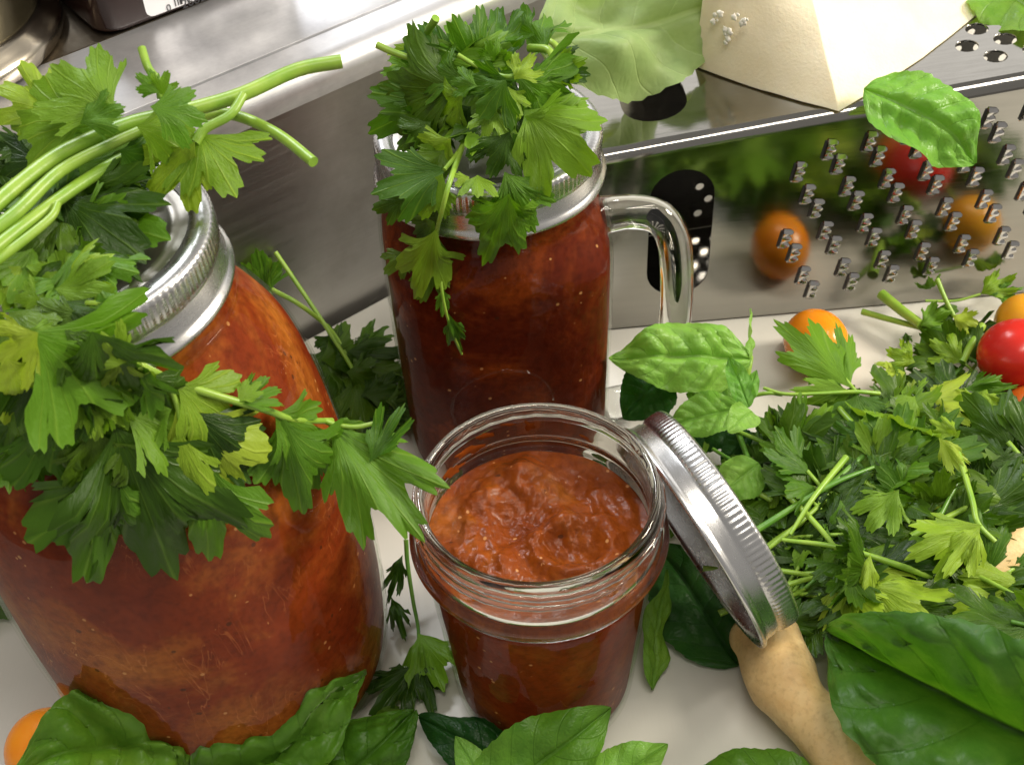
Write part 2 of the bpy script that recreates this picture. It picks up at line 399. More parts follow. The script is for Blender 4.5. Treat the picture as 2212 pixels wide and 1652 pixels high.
# --- large jar
qj = thing('large_jar', 'large closed glass jar of red-brown tomato sauce at left, parsley covering its lid', 'jar', QR)
qj.rotation_euler = (0, -QT, 0)
qo = smoothprof(Q_OUT, 4)
gp = [(.5, 3), (30, 2.2), (36, .2)] + qo
gp = gp + [(r-.7, z) for r, z in qo[::-1] if z > 9] + [(36, 6), (.5, 5)]
v, f = lathe(gp, 96); obj('glass_body', v, f, M['glass_thin'], qj, True, fix=True)
sp = [(.5, 5.6)] + [(34.5, 5.9)] + [(r-1.1-.25*noise.noise((r*.1, z*.08, 0)), z) for r, z in qo if 9 < z < 163] + [(.5, 164)]
def qrm(a, i, r, z):
    return r+(.25*noise.noise((math.cos(a)*3, math.sin(a)*3, z*.06)) - .25 if r > 30 else 0), z
v, f = lathe(sp, 120, qrm); obj('sauce', v, f, M['sauce_quart'], qj, True)
band_parts(qj, Q_BAND, 1.0)
v, f = lathe([(36.4+.5*math.cos(a), 156.2+.8*math.sin(a)) for a in [k*math.pi/4 for k in range(8)]], 96, None, True)
obj('glass_collar', [Vector((p.x*.985, p.y*.985, p.z-3)) for p in v], f, M['glass_thin'], qj, True)
# --- mug jar
mj = thing('mug_jar', 'glass mason jar mug of dark red sauce with handle, silver lid topped with parsley', 'mug jar', MUG)
mo = smoothprof(M_OUT, 4)
gp = [(.5, 3), (28, 2.2)] + mo + [(r-.7, z) for r, z in mo[::-1] if z > 8] + [(30, 6), (.5, 5)]
v, f = lathe(gp, 128, lambda a, i, r, z: (mugr(a, z, r), z)); obj('glass_body', v, f, M['glass_thin'], mj, True, fix=True)
sp = [(.5, 5.6), (29, 5.9)] + [(r-1.2, z) for r, z in mo if 8.5 < z < 118] + [(.5, 119)]
v, f = lathe(sp, 128, lambda a, i, r, z: (mugr(a, z, r)+(.25*noise.noise((math.cos(a)*3, math.sin(a)*3, z*.07)) if r > 20 else 0), z))
obj('sauce', v, f, M['sauce_mug'], mj, True)
band_parts(mj, M_BAND)
hp_ = [atY(x, y, 347+k) - MUG for x, y, k in ((1296, 466, 0), (1322, 462, 0), (1365, 458, -1), (1420, 468, -2), (1453, 510, -3), (1462, 590, -3), (1458, 690, -2), (1440, 790, -1), (1400, 850, 0), (1315, 875, 0))]
v, f = tube(hp_, lambda t: 5.7+.9*math.exp(-((t-.0)/.12)**2)+.9*math.exp(-((t-1)/.12)**2), 20, 8, 1.0)
obj('handle', v, f, M['glass'], mj, True, fix=True)
# embossed ring on the front panel
ep = []
for k in range(40):
    a = 2*math.pi*k/40; x = 17*math.cos(a); z = 45+17*math.sin(a)
    ang = math.atan2(-36, x); ep.append(Vector((x, -mugr(ang, z, interp(mo, z))*abs(math.sin(ang)), z)))
v, f = tube(ep+[ep[0]], .55, 6, 2); obj('embossed_ring', v, f, M['glass_thin'], mj, True)
# --- open small jar
oj = thing('small_jar', 'small open glass jar filled with chunky tomato sauce in the foreground', 'jar', HP)
ho = H_OUT[:4] + H_OUT[4:]
hs = smoothprof(ho, 3)
inner = [(30.6, 90.0), (30.2, 87), (30.4, 79), (31.0, 74), (30.6, 70), (29.2, 60), (27.2, 30), (25.4, 9), (22, 5.2), (.5, 4.6)]
lip = [(32.4, 91.4), (31.6, 91.6), (30.9, 91.1)]
gp = [(33.15, 67.6)] + [(r, z) for r, z in hs if z > 67.8] + lip + [(r, z) for r, z in smoothprof(inner, 2) if z > 68.5] + [(30.6, 67.6)]
v, f = lathe(gp, 144, None, True); obj('glass_neck', v, f, M['glass'], oj, True, fix=True)
low = [(r, z) for r, z in hs if z < 67.4] + [(33.1, 67.5)]
gp = [(.5, 2.4), (18, 2.2), (20.5, .3)] + low + [(r-.8, z) for r, z in low[::-1] if z > 5] + [(22, 4.8), (.5, 4.4)]
v, f = lathe(gp, 144); obj('glass_body', v, f, M['glass_thin'], oj, True, fix=True)
# helical thread on the neck
tp = [Vector((33.6*math.cos(a), 33.6*math.sin(a), 86.5-4.2*(a/(2*math.pi)))) for a in [R(-200+12*k) for k in range(44)]]
v, f = tube(tp, lambda t: .25+.9*min(1, 8*t, 8*(1-t)), 8, 1); obj('screw_thread', v, f, M['glass'], oj, True, fix=True)
# sauce: side + lumpy top
SZ = 71.5
def lump(x, y):
    h = 2.6*noise.noise((x*.075+3.1, y*.075+1.7, .3)) + 1.5*noise.noise((x*.17, y*.17+4, 1.3)) + .75*noise.noise((x*.42, y*.42, 2.2)) + .3*noise.noise((x*.95, y*.95, 5.2)) + .12*noise.noise((x*1.9, y*1.9, 7.2))
    q = math.hypot(x-9, (y+5)*1.15); h += 2.8*math.exp(-((q-10)/3.2)**2) - 3.0*math.exp(-(q/6)**2)
    h += 5.5*math.exp(-(((x+4)/8)**2+((y-22)/6)**2)) + 3.0*math.exp(-(((x+15)/6)**2+((y-14)/4)**2))
    h += .7*max(0, math.sin(x*.33+y*.12+2*noise.noise((x*.08, y*.08, 9))))**3
    return h
def inner_r(z): return interp([(r, zz) for r, zz in smoothprof(inner, 2)][::-1], z)
vs_, fs = [], []
NA, NR = 160, 64
vs_.append(Vector((0, 0, SZ+lump(0, 0))))
for i in range(1, NR+1):
    for j in range(NA):
        a = 2*math.pi*j/NA; r = 31.2*i/NR; x, y = r*math.cos(a), r*math.sin(a)
        e = (i/NR)**8
        z = SZ + lump(x, y)*(1-e) + e*(1.2+1.1*noise.noise((math.cos(a)*2, math.sin(a)*2, 4)))
        vs_.append(Vector((x, y, z)))
for j in range(NA): fs.append((0, 1+j, 1+(j+1) % NA))
for i in range(NR-1):
    for j in range(NA):
        j2 = (j+1) % NA; fs.append((1+i*NA+j, 1+(i+1)*NA+j, 1+(i+1)*NA+j2, 1+i*NA+j2))
prev = 1+(NR-1)*NA
for z in (68.2, 66.5, 62, 50, 36, 22, 10, 7):
    base = len(vs_)
    for j in range(NA):
        a = 2*math.pi*j/NA; r = (inner_r(z)+.35 if z > 66 else interp(hs, z)-1.3); vs_.append(Vector((r*math.cos(a), r*math.sin(a), z)))
    for j in range(NA):
        j2 = (j+1) % NA; fs.append((prev+j, base+j, base+j2, prev+j2))
    prev = base
fs.append(tuple(prev+j for j in range(NA))[::-1])
M['sauce_side'] = sauce('side_tomato_sauce', (.13, .013, .003), (.20, .026, .004), (.30, .070, .008), True)
so = obj('sauce', vs_, fs, M['sauce_open'], oj, True, fix=True); so.data.materials.append(M['sauce_side'])
for pq in so.data.polygons:
    if pq.center.z < .0672: pq.material_index = 1
for k, (a0, z0, w_, h_) in enumerate(((128, 82, 8, 2.2), (117, 84.5, 4.6, 1.5), (141, 79, 6, 2.6), (104, 86, 3.4, 1.0), (92, 84, 2.0, 3.0), (60, 82, 2.5, 1.2))):   # smears inside the neck
    vs_, fs = [], []
    n = 18
    vs_.append(Vector((29.9*math.cos(R(a0)), 29.9*math.sin(R(a0)), z0)))
    for j in range(n):
        b = 2*math.pi*j/n; q = .7+.6*noise.noise((math.cos(b)*2, math.sin(b)*2, k*3.1))
        a = R(a0)+q*w_*math.cos(b)/30; vs_.append(Vector((30.25*math.cos(a), 30.25*math.sin(a), z0+q*h_*math.sin(b)+.25*q*w_*math.cos(b))))
    for j in range(n): fs.append((0, 1+j, 1+(j+1) % n))
    obj('sauce_smear', vs_, fs, M['sauce_open'], oj, True)
# --- loose band leaning on the small jar
lb = thing('jar_lid_band', 'loose silver screw band and lid leaning against the open small jar', 'jar lid', (0, 0, 0))
bc = (at(1405, 905, 86) + at(1660, 1345, 24))/2
axd = ((at(1660, 1345, 24)-at(1405, 905, 86))).normalized()            # runs down the slope
vd = (bc-CAM).normalized(); pp = axd.cross(vd).normalized(); pp = pp if pp.x > 0 else -pp; nrm = pp*math.cos(R(7)) + pp.cross(axd)*(1 if pp.cross(axd).dot(vd) > 0 else -1)*math.sin(R(7))
lb.matrix_world = Matrix.Translation((bc - nrm*8)*.001) @ Matrix((axd, nrm.cross(axd), nrm)).transposed().to_4x4()
lbnd, ll = band_parts(lb, 0, 1.02)
for o_ in (lbnd, ll):
    for v_ in o_.data.vertices: v_.co.z *= .86
ll.data.materials.clear(); ll.data.materials.append(plain('lid_enamel', (.62, .61, .56), .35, **{'Metallic': .3}))

# ------------------------------------------------------------------ solids used to lay leaves on things
def in_solid(p, g=0.0):
    if p.z < g: return True
    q = p - MUG; 
    if -1 < q.z < 131+g:
        rr = (37.2 if q.z > M_BAND-1 else mugr(math.atan2(q.y, q.x), q.z, max(interp(mo, max(q.z, 0)), 30)))
        if math.hypot(q.x, q.y) < rr+g: return True
    q = QMI @ p
    if -1 < q.z < 175+g:
        rr = 37.2 if q.z > Q_BAND-1 else interp(qo, max(q.z, 0))
        if math.hypot(q.x, q.y) < rr+g: return True
    q = p - HP
    if -1 < q.z < 91.6+g:
        rr = interp(hs, min(max(q.z, 0), 90)); d = math.hypot(q.x, q.y)
        if d < rr+g and not (q.z > 78 and d < 29.5): return True
    d = (p-WA).dot(WB)
    if d > 3-g and p.z < LZ+.6+g: return True
    if grater_in(p, g): return True
    return False
# ------------------------------------------------------------------ grater
GA = Vector((93.1, 398.6, 0)); GN = Vector((math.cos(R(3.04)), math.sin(R(3.04)), 0)); GB = Vector((-GN.y, GN.x, 0))
G0, G1 = -62.0, 215.0                     # left and right ends along GN
def ght(s): return 86.5 + 16.5*(s+38)/140    # height of the top edge
def gdep(s): return 58 + 16*(s+38)/140
def gp_(s, d, z): return GA + GN*s + GB*d + Vector((0, 0, z))
def grater_in(p, g):
    q = p-GA; s, d = q.dot(GN), q.dot(GB)
    return G0-g < s < G1+g and -g < d - 1.5 < gdep(s)+g and p.z < ght(s)+g
def on(x, y, lift=2.0):
    d = ray(x, y); t = 120.0
    while t < 900 and not in_solid(CAM+d*t): t += 1.5
    while in_solid(CAM+d*t): t -= .2
    return CAM + d*(t-lift)
def plate(name, outer, holes, thick, xf, mat, parent):
    cu = bpy.data.curves.new(name, 'CURVE'); cu.dimensions = '2D'; cu.fill_mode = 'BOTH'; cu.extrude = thick/2*.001; cu.bevel_depth = 0
    for poly in [outer]+holes:
        s = cu.splines.new('POLY'); s.points.add(len(poly)-1); s.use_cyclic_u = True
        for q, (x, y) in zip(s.points, poly): q.co = (x*.001, y*.001, 0, 1)
    to = bpy.data.objects.new('tmp', cu); COL.objects.link(to)
    me = bpy.data.meshes.new_from_object(to.evaluated_get(bpy.context.evaluated_depsgraph_get()))
    bpy.data.objects.remove(to); bpy.data.curves.remove(cu)
    off = rootloc(parent)
    for v in me.vertices: v.co = (xf(v.co.x*1000, v.co.y*1000, v.co.z*1000) - off)*.001
    me.materials.clear(); me.materials.append(mat); me.name = name
    o = bpy.data.objects.new(name, me); COL.objects.link(o); o.parent = parent
    b = bmesh.new(); b.from_mesh(me); bmesh.ops.remove_doubles(b, verts=b.verts, dist=1e-7); bmesh.ops.recalc_face_normals(b, faces=b.faces); b.to_mesh(me); b.free()
    return o
def circ(cx, cy, rx, ry=None, n=18):
    ry = ry or rx
    return [(cx+rx*math.cos(2*math.pi*k/n), cy+ry*math.sin(2*math.pi*k/n)) for k in range(n)]
def stadium(cx, y0, y1, r, n=12):
    return [(cx+r*math.cos(a), y1-r+r*math.sin(a)) for a in [math.pi*k/n for k in range(n+1)]] + [(cx+r*math.cos(a), y0+r+r*math.sin(a)) for a in [math.pi+math.pi*k/n for k in range(n+1)]]
gr = thing('box_grater', 'shiny steel box grater lying on its side behind the tomatoes', 'grater', gp_(60, 30, 0))
def S_of(px, py, d=0.0):      # photo point -> (s,z) on front face
    for_d = ray(px, py); n_ = GB; t = ((GA+GB*d)-CAM).dot(n_)/for_d.dot(n_); q = CAM+for_d*t-GA
    return q.dot(GN), q.z
CR = 4.0
s1, z1 = S_of(1465, 560, 1.5)
fr_out = [(G0, 1), (G1, 1), (G1, ght(G1)-CR), (G0, ght(G0)-CR)]
plate('front_panel', fr_out, [stadium(s1, 16, S_of(1465, 366, 1.5)[1], 12.2)], .8, lambda a, b, c: gp_(a, 1.5-c, b), M['chrome'], gr)
q = at(1425, 255, ght(-20))
st = (q-GA).dot(GN)
tp_out = [(G0, 1.5+CR), (G1, 1.5+CR), (G1, gdep(G1)-CR), (G0, gdep(G0)-CR)]
th = []
dq = (q-GA).dot(GB)
th.append(stadium(st, dq, min(dq+44, gdep(G0)-CR-3), 12.2))
for k in range(7):
    for j in range(5):
        s = 62+14*k+(7 if j % 2 else 0); d = 18+10*j
        if s < 165 and d < gdep(s)-10 and proj(gp_(s, d, ght(s)))[0] > 2075: th.append(circ(s, d, 4.2))
plate('top_panel', tp_out, th, .8, lambda a, b, c: gp_(a, b, ght(a)+c), M['chrome'], gr)
bh = []
for k in range(24):
    for j in range(12):
        s = G0+14+8.5*k+(4.25 if j % 2 else 0); z = 9+7.0*j
        if s > st+24 and s < G1-6 and z < ght(s)-9: bh.append(circ(s, z, 1.9, n=10))
plate('back_panel', [(G0, 1), (G1, 1), (G1, ght(G1)-CR), (G0, ght(G0)-CR)], bh, .8, lambda a, b, c: gp_(a, gdep(a)+c, b), M['chrome'], gr)
plate('base_panel', [(G0, 2), (G1, 2), (G1, gdep(G1)-1), (G0, gdep(G0)-1)], [], .8, lambda a, b, c: gp_(a, b, 1.0+c), M['chrome'], gr)
for nm, dirn in (('front_edge', 1), ('rear_edge', -1)):
    vs_, fs = [], []; n = 9
    for s in (G0-.2, G1+.2):
        for k in range(n):
            a = R(90*k/(n-1)); z = ght(s)-CR+ (CR+.4)*math.sin(a)
            d = (1.5+CR-(CR+.4)*math.cos(a)) if dirn == 1 else (gdep(s)-CR+(CR+.4)*math.cos(a))
            vs_.append(gp_(s, d, z))
        for k in range(n)[::-1]:
            a = R(90*k/(n-1)); z = ght(s)-CR+(CR-.5)*math.sin(a)
            d = (1.5+CR-(CR-.5)*math.cos(a)) if dirn == 1 else (gdep(s)-CR+(CR-.5)*math.cos(a))
            vs_.append(gp_(s, d, z))
    m = 2*n
    for i in range(m): fs.append((i, (i+1) % m, m+(i+1) % m, m+i))
    fs += [tuple(range(m))[::-1], tuple(range(m, 2*m))]
    obj(nm, vs_, fs, M['chrome'], gr, sharp=40, fix=True)
# rasp teeth: one mesh shared by all; a raised serrated lip beside a dark slit
tv, tf = [], []
NZ = 13
for i in range(NZ):
    u = i/(NZ-1); z = (u-.5)*8.0
    sc_ = abs(math.sin(u*math.pi*3.0)); r_ = .5+1.5*sc_
    env = min(1, 6*u, 6*(1-u))
    for x, y in ((-1.7, -.05), (-1.4, -1.0*env-.1), (-.6, -1.1*env*(.6+.4*sc_)-.1), (.5+1.2*sc_, -.8*env*sc_-.1), (1.0+1.4*sc_, -.05)):
        tv.append(Vector((x, y, z)))
for i in range(NZ-1):
    for j in range(4): tf.append((i*5+j, i*5+j+1, (i+1)*5+j+1, (i+1)*5+j))
tme = mesh('tooth', [p*.00115 for p in tv], tf, True, sharp=45); tme.materials.append(M['dull'])
slv, slf = boxvf((-2.2, -.06, 0), .45, .1, 3.8)
slm = mesh('slit', [p*.001 for p in slv], slf, False); slm.materials.append(M['ink'])
RM = Matrix.Rotation(math.atan2(GN.y, GN.x), 4, 'Z')
pat = []
ox, oz = S_of(1690, 420, 1)
vx, vz = S_of(1770, 395, 1); dxx, dzz = vx-ox, vz-oz
for a in range(-3, 10):
    for b in range(-1, 9):
        px = 1725+86*a+(-24)*b*1.0+ (0 if b % 2 == 0 else 43); py = 372-17*a+48*b
        pat.append((px, py))
cnt = 0
for px, py in pat:
    s, z = S_of(px, py, 1)
    if not (px < 2260 and px > 1640-(py-600)*.05 and 14 < s < G1-8 and 12 < z < ght(s)-13): continue
    if s < 78 and z < 20 and False: continue
    t_ = bpy.data.objects.new('tooth', tme); COL.objects.link(t_); t_.parent = gr
    t_.matrix_local = Matrix.Translation((gp_(s, 1.0, z)-rootloc(gr))*.001) @ RM @ Matrix.Rotation(R(9), 4, 'Y')
    s_ = bpy.data.objects.new('slit', slm); COL.objects.link(s_); s_.parent = t_

# ------------------------------------------------------------------ leaves
def parsley_unit(seed, k=5):
    rng = random.Random(seed)
    A1 = rng.uniform(25, 31); A2 = rng.uniform(45, 52); L1_ = rng.uniform(.82, .96); L2_ = rng.uniform(.55, .72)
    lobes = [(0, 1.0, 17), (A1, L1_*rng.uniform(.93, 1.05), 15.5), (-A1, L1_*rng.uniform(.93, 1.05), 15.5), (A2, L2_, 12), (-A2, L2_*rng.uniform(.9, 1.1), 12)]
    deep = rng.uniform(.54, .74)
    per = rng.uniform(5.6, 7.4); ph = rng.uniform(-.15, .15); pts = []; a = -56.0
    while a <= 56.01:
        e = max(r*math.sqrt(max(0.0, 1-((a-c)/h)**2)) if abs(a-c) < h else 0 for c, r, h in lobes)
        e = max(e, deep if abs(a) < 40 else deep*.75)
        q = abs(((a/per+ph) % 1.0)-.5)*2          # 0 at notch, 1 at tip
        pts.append((a, e*(.89+.12*q**.75) + rng.uniform(-.006, .006)))
        a += per/4
    n = len(pts); vs_ = []; uv = []; fs = []
    for i in range(k+1):
        s = i/k
        for j, (a, r) in enumerate(pts):
            aa = R(a)*(.60+.40*s**1.2)
            # rows are blended toward a smooth envelope near the base
            env = .55*math.cos(R(min(abs(a), 90))*.9)+.45
            rr = s*(r*s + env*.8*r*(1-s) + .2*(1-s)*.6)
            vs_.append(Vector((rr*math.sin(aa), rr*math.cos(aa), 0))); uv.append((.5+a/125, s))
    for i in range(k):
        for j in range(n-1): fs.append((i*n+j, i*n+j+1, (i+1)*n+j+1, (i+1)*n+j))
    return vs_, fs, uv
def basil_unit(seed, W=.30, rows=44, cols=28, pucker=.022):
    rng = random.Random(seed); ph = rng.uniform(0, 6)
    vs_, fs, uv = [], [], []
    for i in range(rows+1):
        t = i/rows
        w_ = W*(math.sin(math.pi*min(1, t**.80)))**.75*(1-.10*t) if 0 < t < 1 else 0.004
        w_ *= 1+.07*noise.noise((t*3.1, ph, 0))
        saw = (t*13+ph) % 1.0
        for j in range(cols+1):
            s = 2*j/cols-1; e = abs(s); sg = 1 if s > 0 else -1
            ww = w_*(1+.05*(saw-.5)*e**6+.05*noise.noise((t*4, sg*3, ph)))
            q = ((t-.20*e**1.25+.02*noise.noise((s*3, t*4, ph)))*6.5+(.22 if s > 0 else 0)) % 1.0
            bl = math.sin(math.pi*q)**.7
            z = pucker*bl*min(1, 6*e)*(1-e**4)*min(1, 4*t, 5*(1-t))*(.75+.5*noise.noise((s*4, t*8, ph)))
            z += pucker*.55*abs(noise.noise((s*6+ph, t*13, seed)))*min(1, 4*e) - .020*math.exp(-(s/.06)**2)
            z += .030*noise.noise((s*1.6+ph, t*3.2, seed))*e + .022*math.sin(t*15+ph+sg)*e**3
            vs_.append(Vector((s*ww, t, z))); uv.append((.5+s/2, t))
    c = cols+1
    for i in range(rows):
        for j in range(cols): fs.append((i*c+j, i*c+j+1, (i+1)*c+j+1, (i+1)*c+j))
    return vs_, fs, uv
def deform(vs_, bend=0, cup=0, ruf=0, twist=0, seed=0, fold=0):
    out = []
    for p in vs_:
        x, y, z = p
        z = z + cup*x*x + fold*abs(x) + ruf*noise.noise((x*4+seed*1.7, y*3.2, seed*.7))*min(1, 2.5*y+abs(x)*2)
        if twist:
            a = twist*y; x, z = x*math.cos(a)-z*math.sin(a), x*math.sin(a)+z*math.cos(a)
        if abs(bend) > 1e-3:
            a = bend*y; out.append(Vector((x, math.sin(a)/bend - z*math.sin(a), (1-math.cos(a))/bend + z*math.cos(a))))
        else: out.append(Vector((x, y, z)))
    return out
LS = [0]
def leaf(parent, B, T, kind='p', wid=1.0, face=.3, roll=0, bend=-.4, cup=-.5, ruf=.12, twist=0, mat=None, W=.30, fold=0, pucker=.022, name='leaf', push=True, gap=.7):
    LS[0] += 1; sd = LS[0]
    if kind == 'p': v, f, uv = parsley_unit(sd); wid *= 1.32
    else: v, f, uv = basil_unit(sd, W, pucker=pucker)
    v = deform(v, bend, cup, ruf, twist, sd, fold)
    # chord from base to deformed tip
    tip = deform([Vector((0, 1, 0))], bend, 0, 0, 0, sd)[0]
    B, T = Vector(B), Vector(T); ch = T-B; L = ch.length/max(tip.length, .2); d = ch.normalized()
    n = ((CAM-(B+T)/2).normalized()*(1-face) + Vector((0, 0, 1))*face); n = (n-d*n.dot(d)).normalized()
    if roll: n = Matrix.Rotation(R(roll), 3, d) @ n
    sgn = math.atan2(tip.z, tip.y)
    # rotate so that the chord lies on d
    side = d.cross(n); yv = d*math.cos(sgn) - n*math.sin(sgn); zv = n*math.cos(sgn) + d*math.sin(sgn)
    out = []
    for p in v:
        q = B + side*(p.x*L*wid) + yv*(p.y*L) + zv*(p.z*L)
        if push:
            for _ in range(14):
                if not in_solid(q, gap): break
                q = q + (CAM-q).normalized()*1.0 if q.z > 3 else q + Vector((0, 0, .8))
        out.append(q)
    o = obj(name, out, f, mat or M['parsley'], parent, uvs=uv)
    return o
def stem(parent, pts, r0_, r1_, mat=None, name='stem', n=12):
    v, f = tube(pts, lambda t: r0_+(r1_-r0_)*t, n, 5); return obj(name, v, f, mat or M['stem'], parent, sharp=70)
def Z1(x, y): return (x*.36, y*.36)
def Z2(x, y): return (707.8+x*.36, y*.36)
def Z4(x, y): return (x*.36, 530.9+y*.36)
def Z5(x, y): return (707.8+x*.36, 530.9+y*.36)
def Z6(x, y): return (1415.7+x*.36, 530.9+y*.36)
def Z7(x, y): return (x*.36, 1057.3+y*.36)
def Z8(x, y): return (707.8+x*.36, 1057.3+y*.36)
def Z9(x, y): return (1415.7+x*.36, 1057.3+y*.36)
Y_, D_, P_ = M['parsley_yellow'], M['parsley_dark'], M['parsley']

# ---- parsley bunch on the large jar
pb = thing('parsley_bunch', 'parsley bunch with thick cut stems heaped on the large jar lid', 'parsley', at(150, 480, 176))
zA = 196
def stA(pts, z0, z1, r0_, r1_, m=None):
    n = len(pts); stem(pb, [at(x, y, z0+(z1-z0)*i/(n-1)) for i, (x, y) in enumerate(pts)], r0_, r1_, m)
stA([(-40, 470), (40, 400), (120, 340), (200, 300), (290, 265), (400, 240), (520, 205), (640, 152), (738, 133)], 192, 194, 1.9, 1.7)
stA([(-40, 560), (60, 480), (170, 400), (270, 340), (360, 295), (440, 250), (510, 250), (600, 290), (677, 350)], 190, 186, 1.5, 1.3)
stA([(-30, 510), (40, 455), (130, 370), (240, 312), (310, 280)], 191, 194, 1.6, 1.2)
stA([(-30, 580), (50, 520), (110, 470), (125, 440)], 188, 190, 1.2, .8)
stA([Z1(1460, 570), Z1(1380, 690), Z1(1230, 775), Z1(1170, 860)], 195, 190, 1.1, 1.2)
stA([Z1(965, 590), Z1(950, 490), Z1(890, 410), Z1(850, 290)], 198, 206, .9, 1.0)
def L1(b, t, zb, zt, **kw): leaf(pb, at(*b, zb), at(*t, zt), **kw)
L1(Z1(690, 690), Z1(300, 400), 200, 208, wid=1.05, mat=P_, bend=-.5, cup=-.3)
L1(Z1(965, 570), Z1(1010, 420), 201, 206, wid=.9, mat=P_, cup=.8); L1(Z1(960, 560), Z1(810, 440), 201, 206, wid=.8, mat=P_)
L1(Z1(520, 700), Z1(40, 770), 198, 194, wid=1.0, mat=Y_, bend=-.5); L1(Z1(350, 680), Z1(-40, 500), 196, 202, wid=.8, mat=Y_)
L1(Z1(480, 740), Z1(760, 640), 200, 202, wid=.8, mat=P_, bend=-.3); L1(Z1(900, 640), Z1(1250, 730), 203, 196, wid=.9, mat=P_)
L1(Z1(820, 760), Z1(1190, 830), 197, 190, wid=1.0, mat=Y_, roll=20)
L1(Z1(1190, 800), Z1(1420, 1190), 191, 180, wid=1.15, mat=Y_, bend=-.5, cup=-.6); L1(Z1(1170, 850), Z1(900, 1190), 191, 180, wid=.95, mat=Y_, bend=-.3)
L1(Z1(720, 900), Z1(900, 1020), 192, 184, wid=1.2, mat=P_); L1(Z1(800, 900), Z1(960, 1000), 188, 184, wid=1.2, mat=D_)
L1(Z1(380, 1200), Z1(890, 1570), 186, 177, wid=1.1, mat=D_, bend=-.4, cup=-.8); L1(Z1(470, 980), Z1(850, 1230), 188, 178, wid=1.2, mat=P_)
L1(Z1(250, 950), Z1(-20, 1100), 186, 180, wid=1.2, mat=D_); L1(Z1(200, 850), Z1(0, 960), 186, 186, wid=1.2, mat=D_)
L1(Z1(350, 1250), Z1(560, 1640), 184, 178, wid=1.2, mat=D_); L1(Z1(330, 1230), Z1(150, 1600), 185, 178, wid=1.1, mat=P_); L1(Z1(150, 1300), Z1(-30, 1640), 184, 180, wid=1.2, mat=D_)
for b, t, lb_, lt_, m, w_ in (((120, 120), (-20, 360), 14, 8, Y_, 1.1), ((330, 260), (720, 300), 12, 8, P_, 1.0), ((180, 520), (810, 930), 16, 9, P_, .95),
        ((230, 520), (-30, 700), 18, 14, Y_, 1.0), ((40, 680), (200, 1040), 18, 10, Y_, 1.1), ((330, 960), (480, 1470), 8, 5, P_, 1.05), ((180, 980), (20, 1260), 9, 5, D_, 1.1),
        ((1030, 980), (690, 1110), 8, 5, P_, 1.1), ((690, 1080), (1040, 1990), 9, 4, D_, .85), ((620, 1250), (530, 1990), 8, 4, P_, .7), ((560, 900), (480, 1030), 10, 8, P_, 1.2),
        ((250, 600), (470, 1000), 10, 8, D_, 1.0), ((60, 400), (230, 620), 12, 9, D_, 1.1), ((500, 420), (200, 500), 9, 8, D_, .9), ((420, 180), (260, 420), 10, 8, P_, .8), ((280, 620), (150, 1060), 9, 6, D_, .9),
        ((560, 1100), (620, 1450), 9, 5, D_, .9), ((880, 760), (1000, 1000), 9, 6, D_, .8), ((760, 700), (560, 520), 12, 10, P_, .9), ((80, 900), (60, 1180), 10, 5, P_, .9), ((400, 240), (330, 30), 10, 9, P_, .8), ((240, 320), (90, 330), 14, 12, P_, 1.2), ((480, 330), (620, 560), 9, 6, P_, .9)):
    leaf(pb, on(*Z4(*b), lb_), on(*Z4(*t), lt_), wid=w_, mat=m, face=.1, bend=random.Random(b[0]).uniform(-.7, -.1), cup=random.Random(b[1]).uniform(-.9, .3), ruf=.18)
rg = random.Random(77)
for k in range(26):
    b = Z1(rg.uniform(-60, 620), rg.uniform(880, 1500)); a = rg.uniform(-.4, 2.6); l_ = rg.uniform(110, 170)
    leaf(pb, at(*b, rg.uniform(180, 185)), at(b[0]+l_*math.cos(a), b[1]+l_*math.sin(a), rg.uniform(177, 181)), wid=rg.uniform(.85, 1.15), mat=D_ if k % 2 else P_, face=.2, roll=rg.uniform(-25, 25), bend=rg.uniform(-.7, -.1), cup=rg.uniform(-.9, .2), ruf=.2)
for k in range(30):
    b = Z4(rg.uniform(-40, 800), rg.uniform(20, 1150)); a = rg.uniform(.2, 2.4); l_ = rg.uniform(90, 170)
    if b[0] > 200 and b[1] < 760: b = (b[0]*.55, b[1])
    u = rg.random()
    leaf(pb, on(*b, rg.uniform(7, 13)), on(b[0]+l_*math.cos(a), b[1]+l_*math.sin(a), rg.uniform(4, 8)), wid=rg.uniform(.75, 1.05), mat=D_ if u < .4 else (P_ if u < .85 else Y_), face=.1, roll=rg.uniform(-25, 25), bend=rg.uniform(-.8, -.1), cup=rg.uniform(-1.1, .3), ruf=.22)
# ---- sprig hanging down over the shoulder of the large jar
ps = thing('parsley_sprig', 'limp parsley sprig drooping from the large jar across its shoulder to the right', 'parsley', on(*Z4(1060, 830), 0))
def OS(pts, l0, l1): return [on(*p, l0+(l1-l0)*i/(len(pts)-1)) for i, p in enumerate(pts)]
stem(ps, OS([Z4(760, 670), Z4(900, 750), Z4(1060, 820), Z4(1240, 880), Z4(1440, 940), Z4(1600, 985), Z4(1750, 1040), Z4(1900, 1050)], 7, 9) + [on(*Z4(1990, 1048), 9)], 1.1, .75)
stem(ps, OS([Z4(830, 720), Z4(950, 800), Z4(1030, 880), Z4(1070, 980), Z4(1090, 1100)], 9, 7), .9, .6)
q0 = on(*Z4(1950, 1050), 9); qd = (q0-CAM).length
def far(x, y, dd=0): return CAM + ray(x, y)*(qd+dd)
stem(ps, [q0, far(*Z5(60, 1075)), far(*Z5(180, 1085)), far(*Z5(290, 1060)), far(*Z5(330, 1040))], .8, .5)
LSs = lambda b, t, l0, l1, **kw: leaf(ps, on(*b, l0), on(*t, l1), **kw)
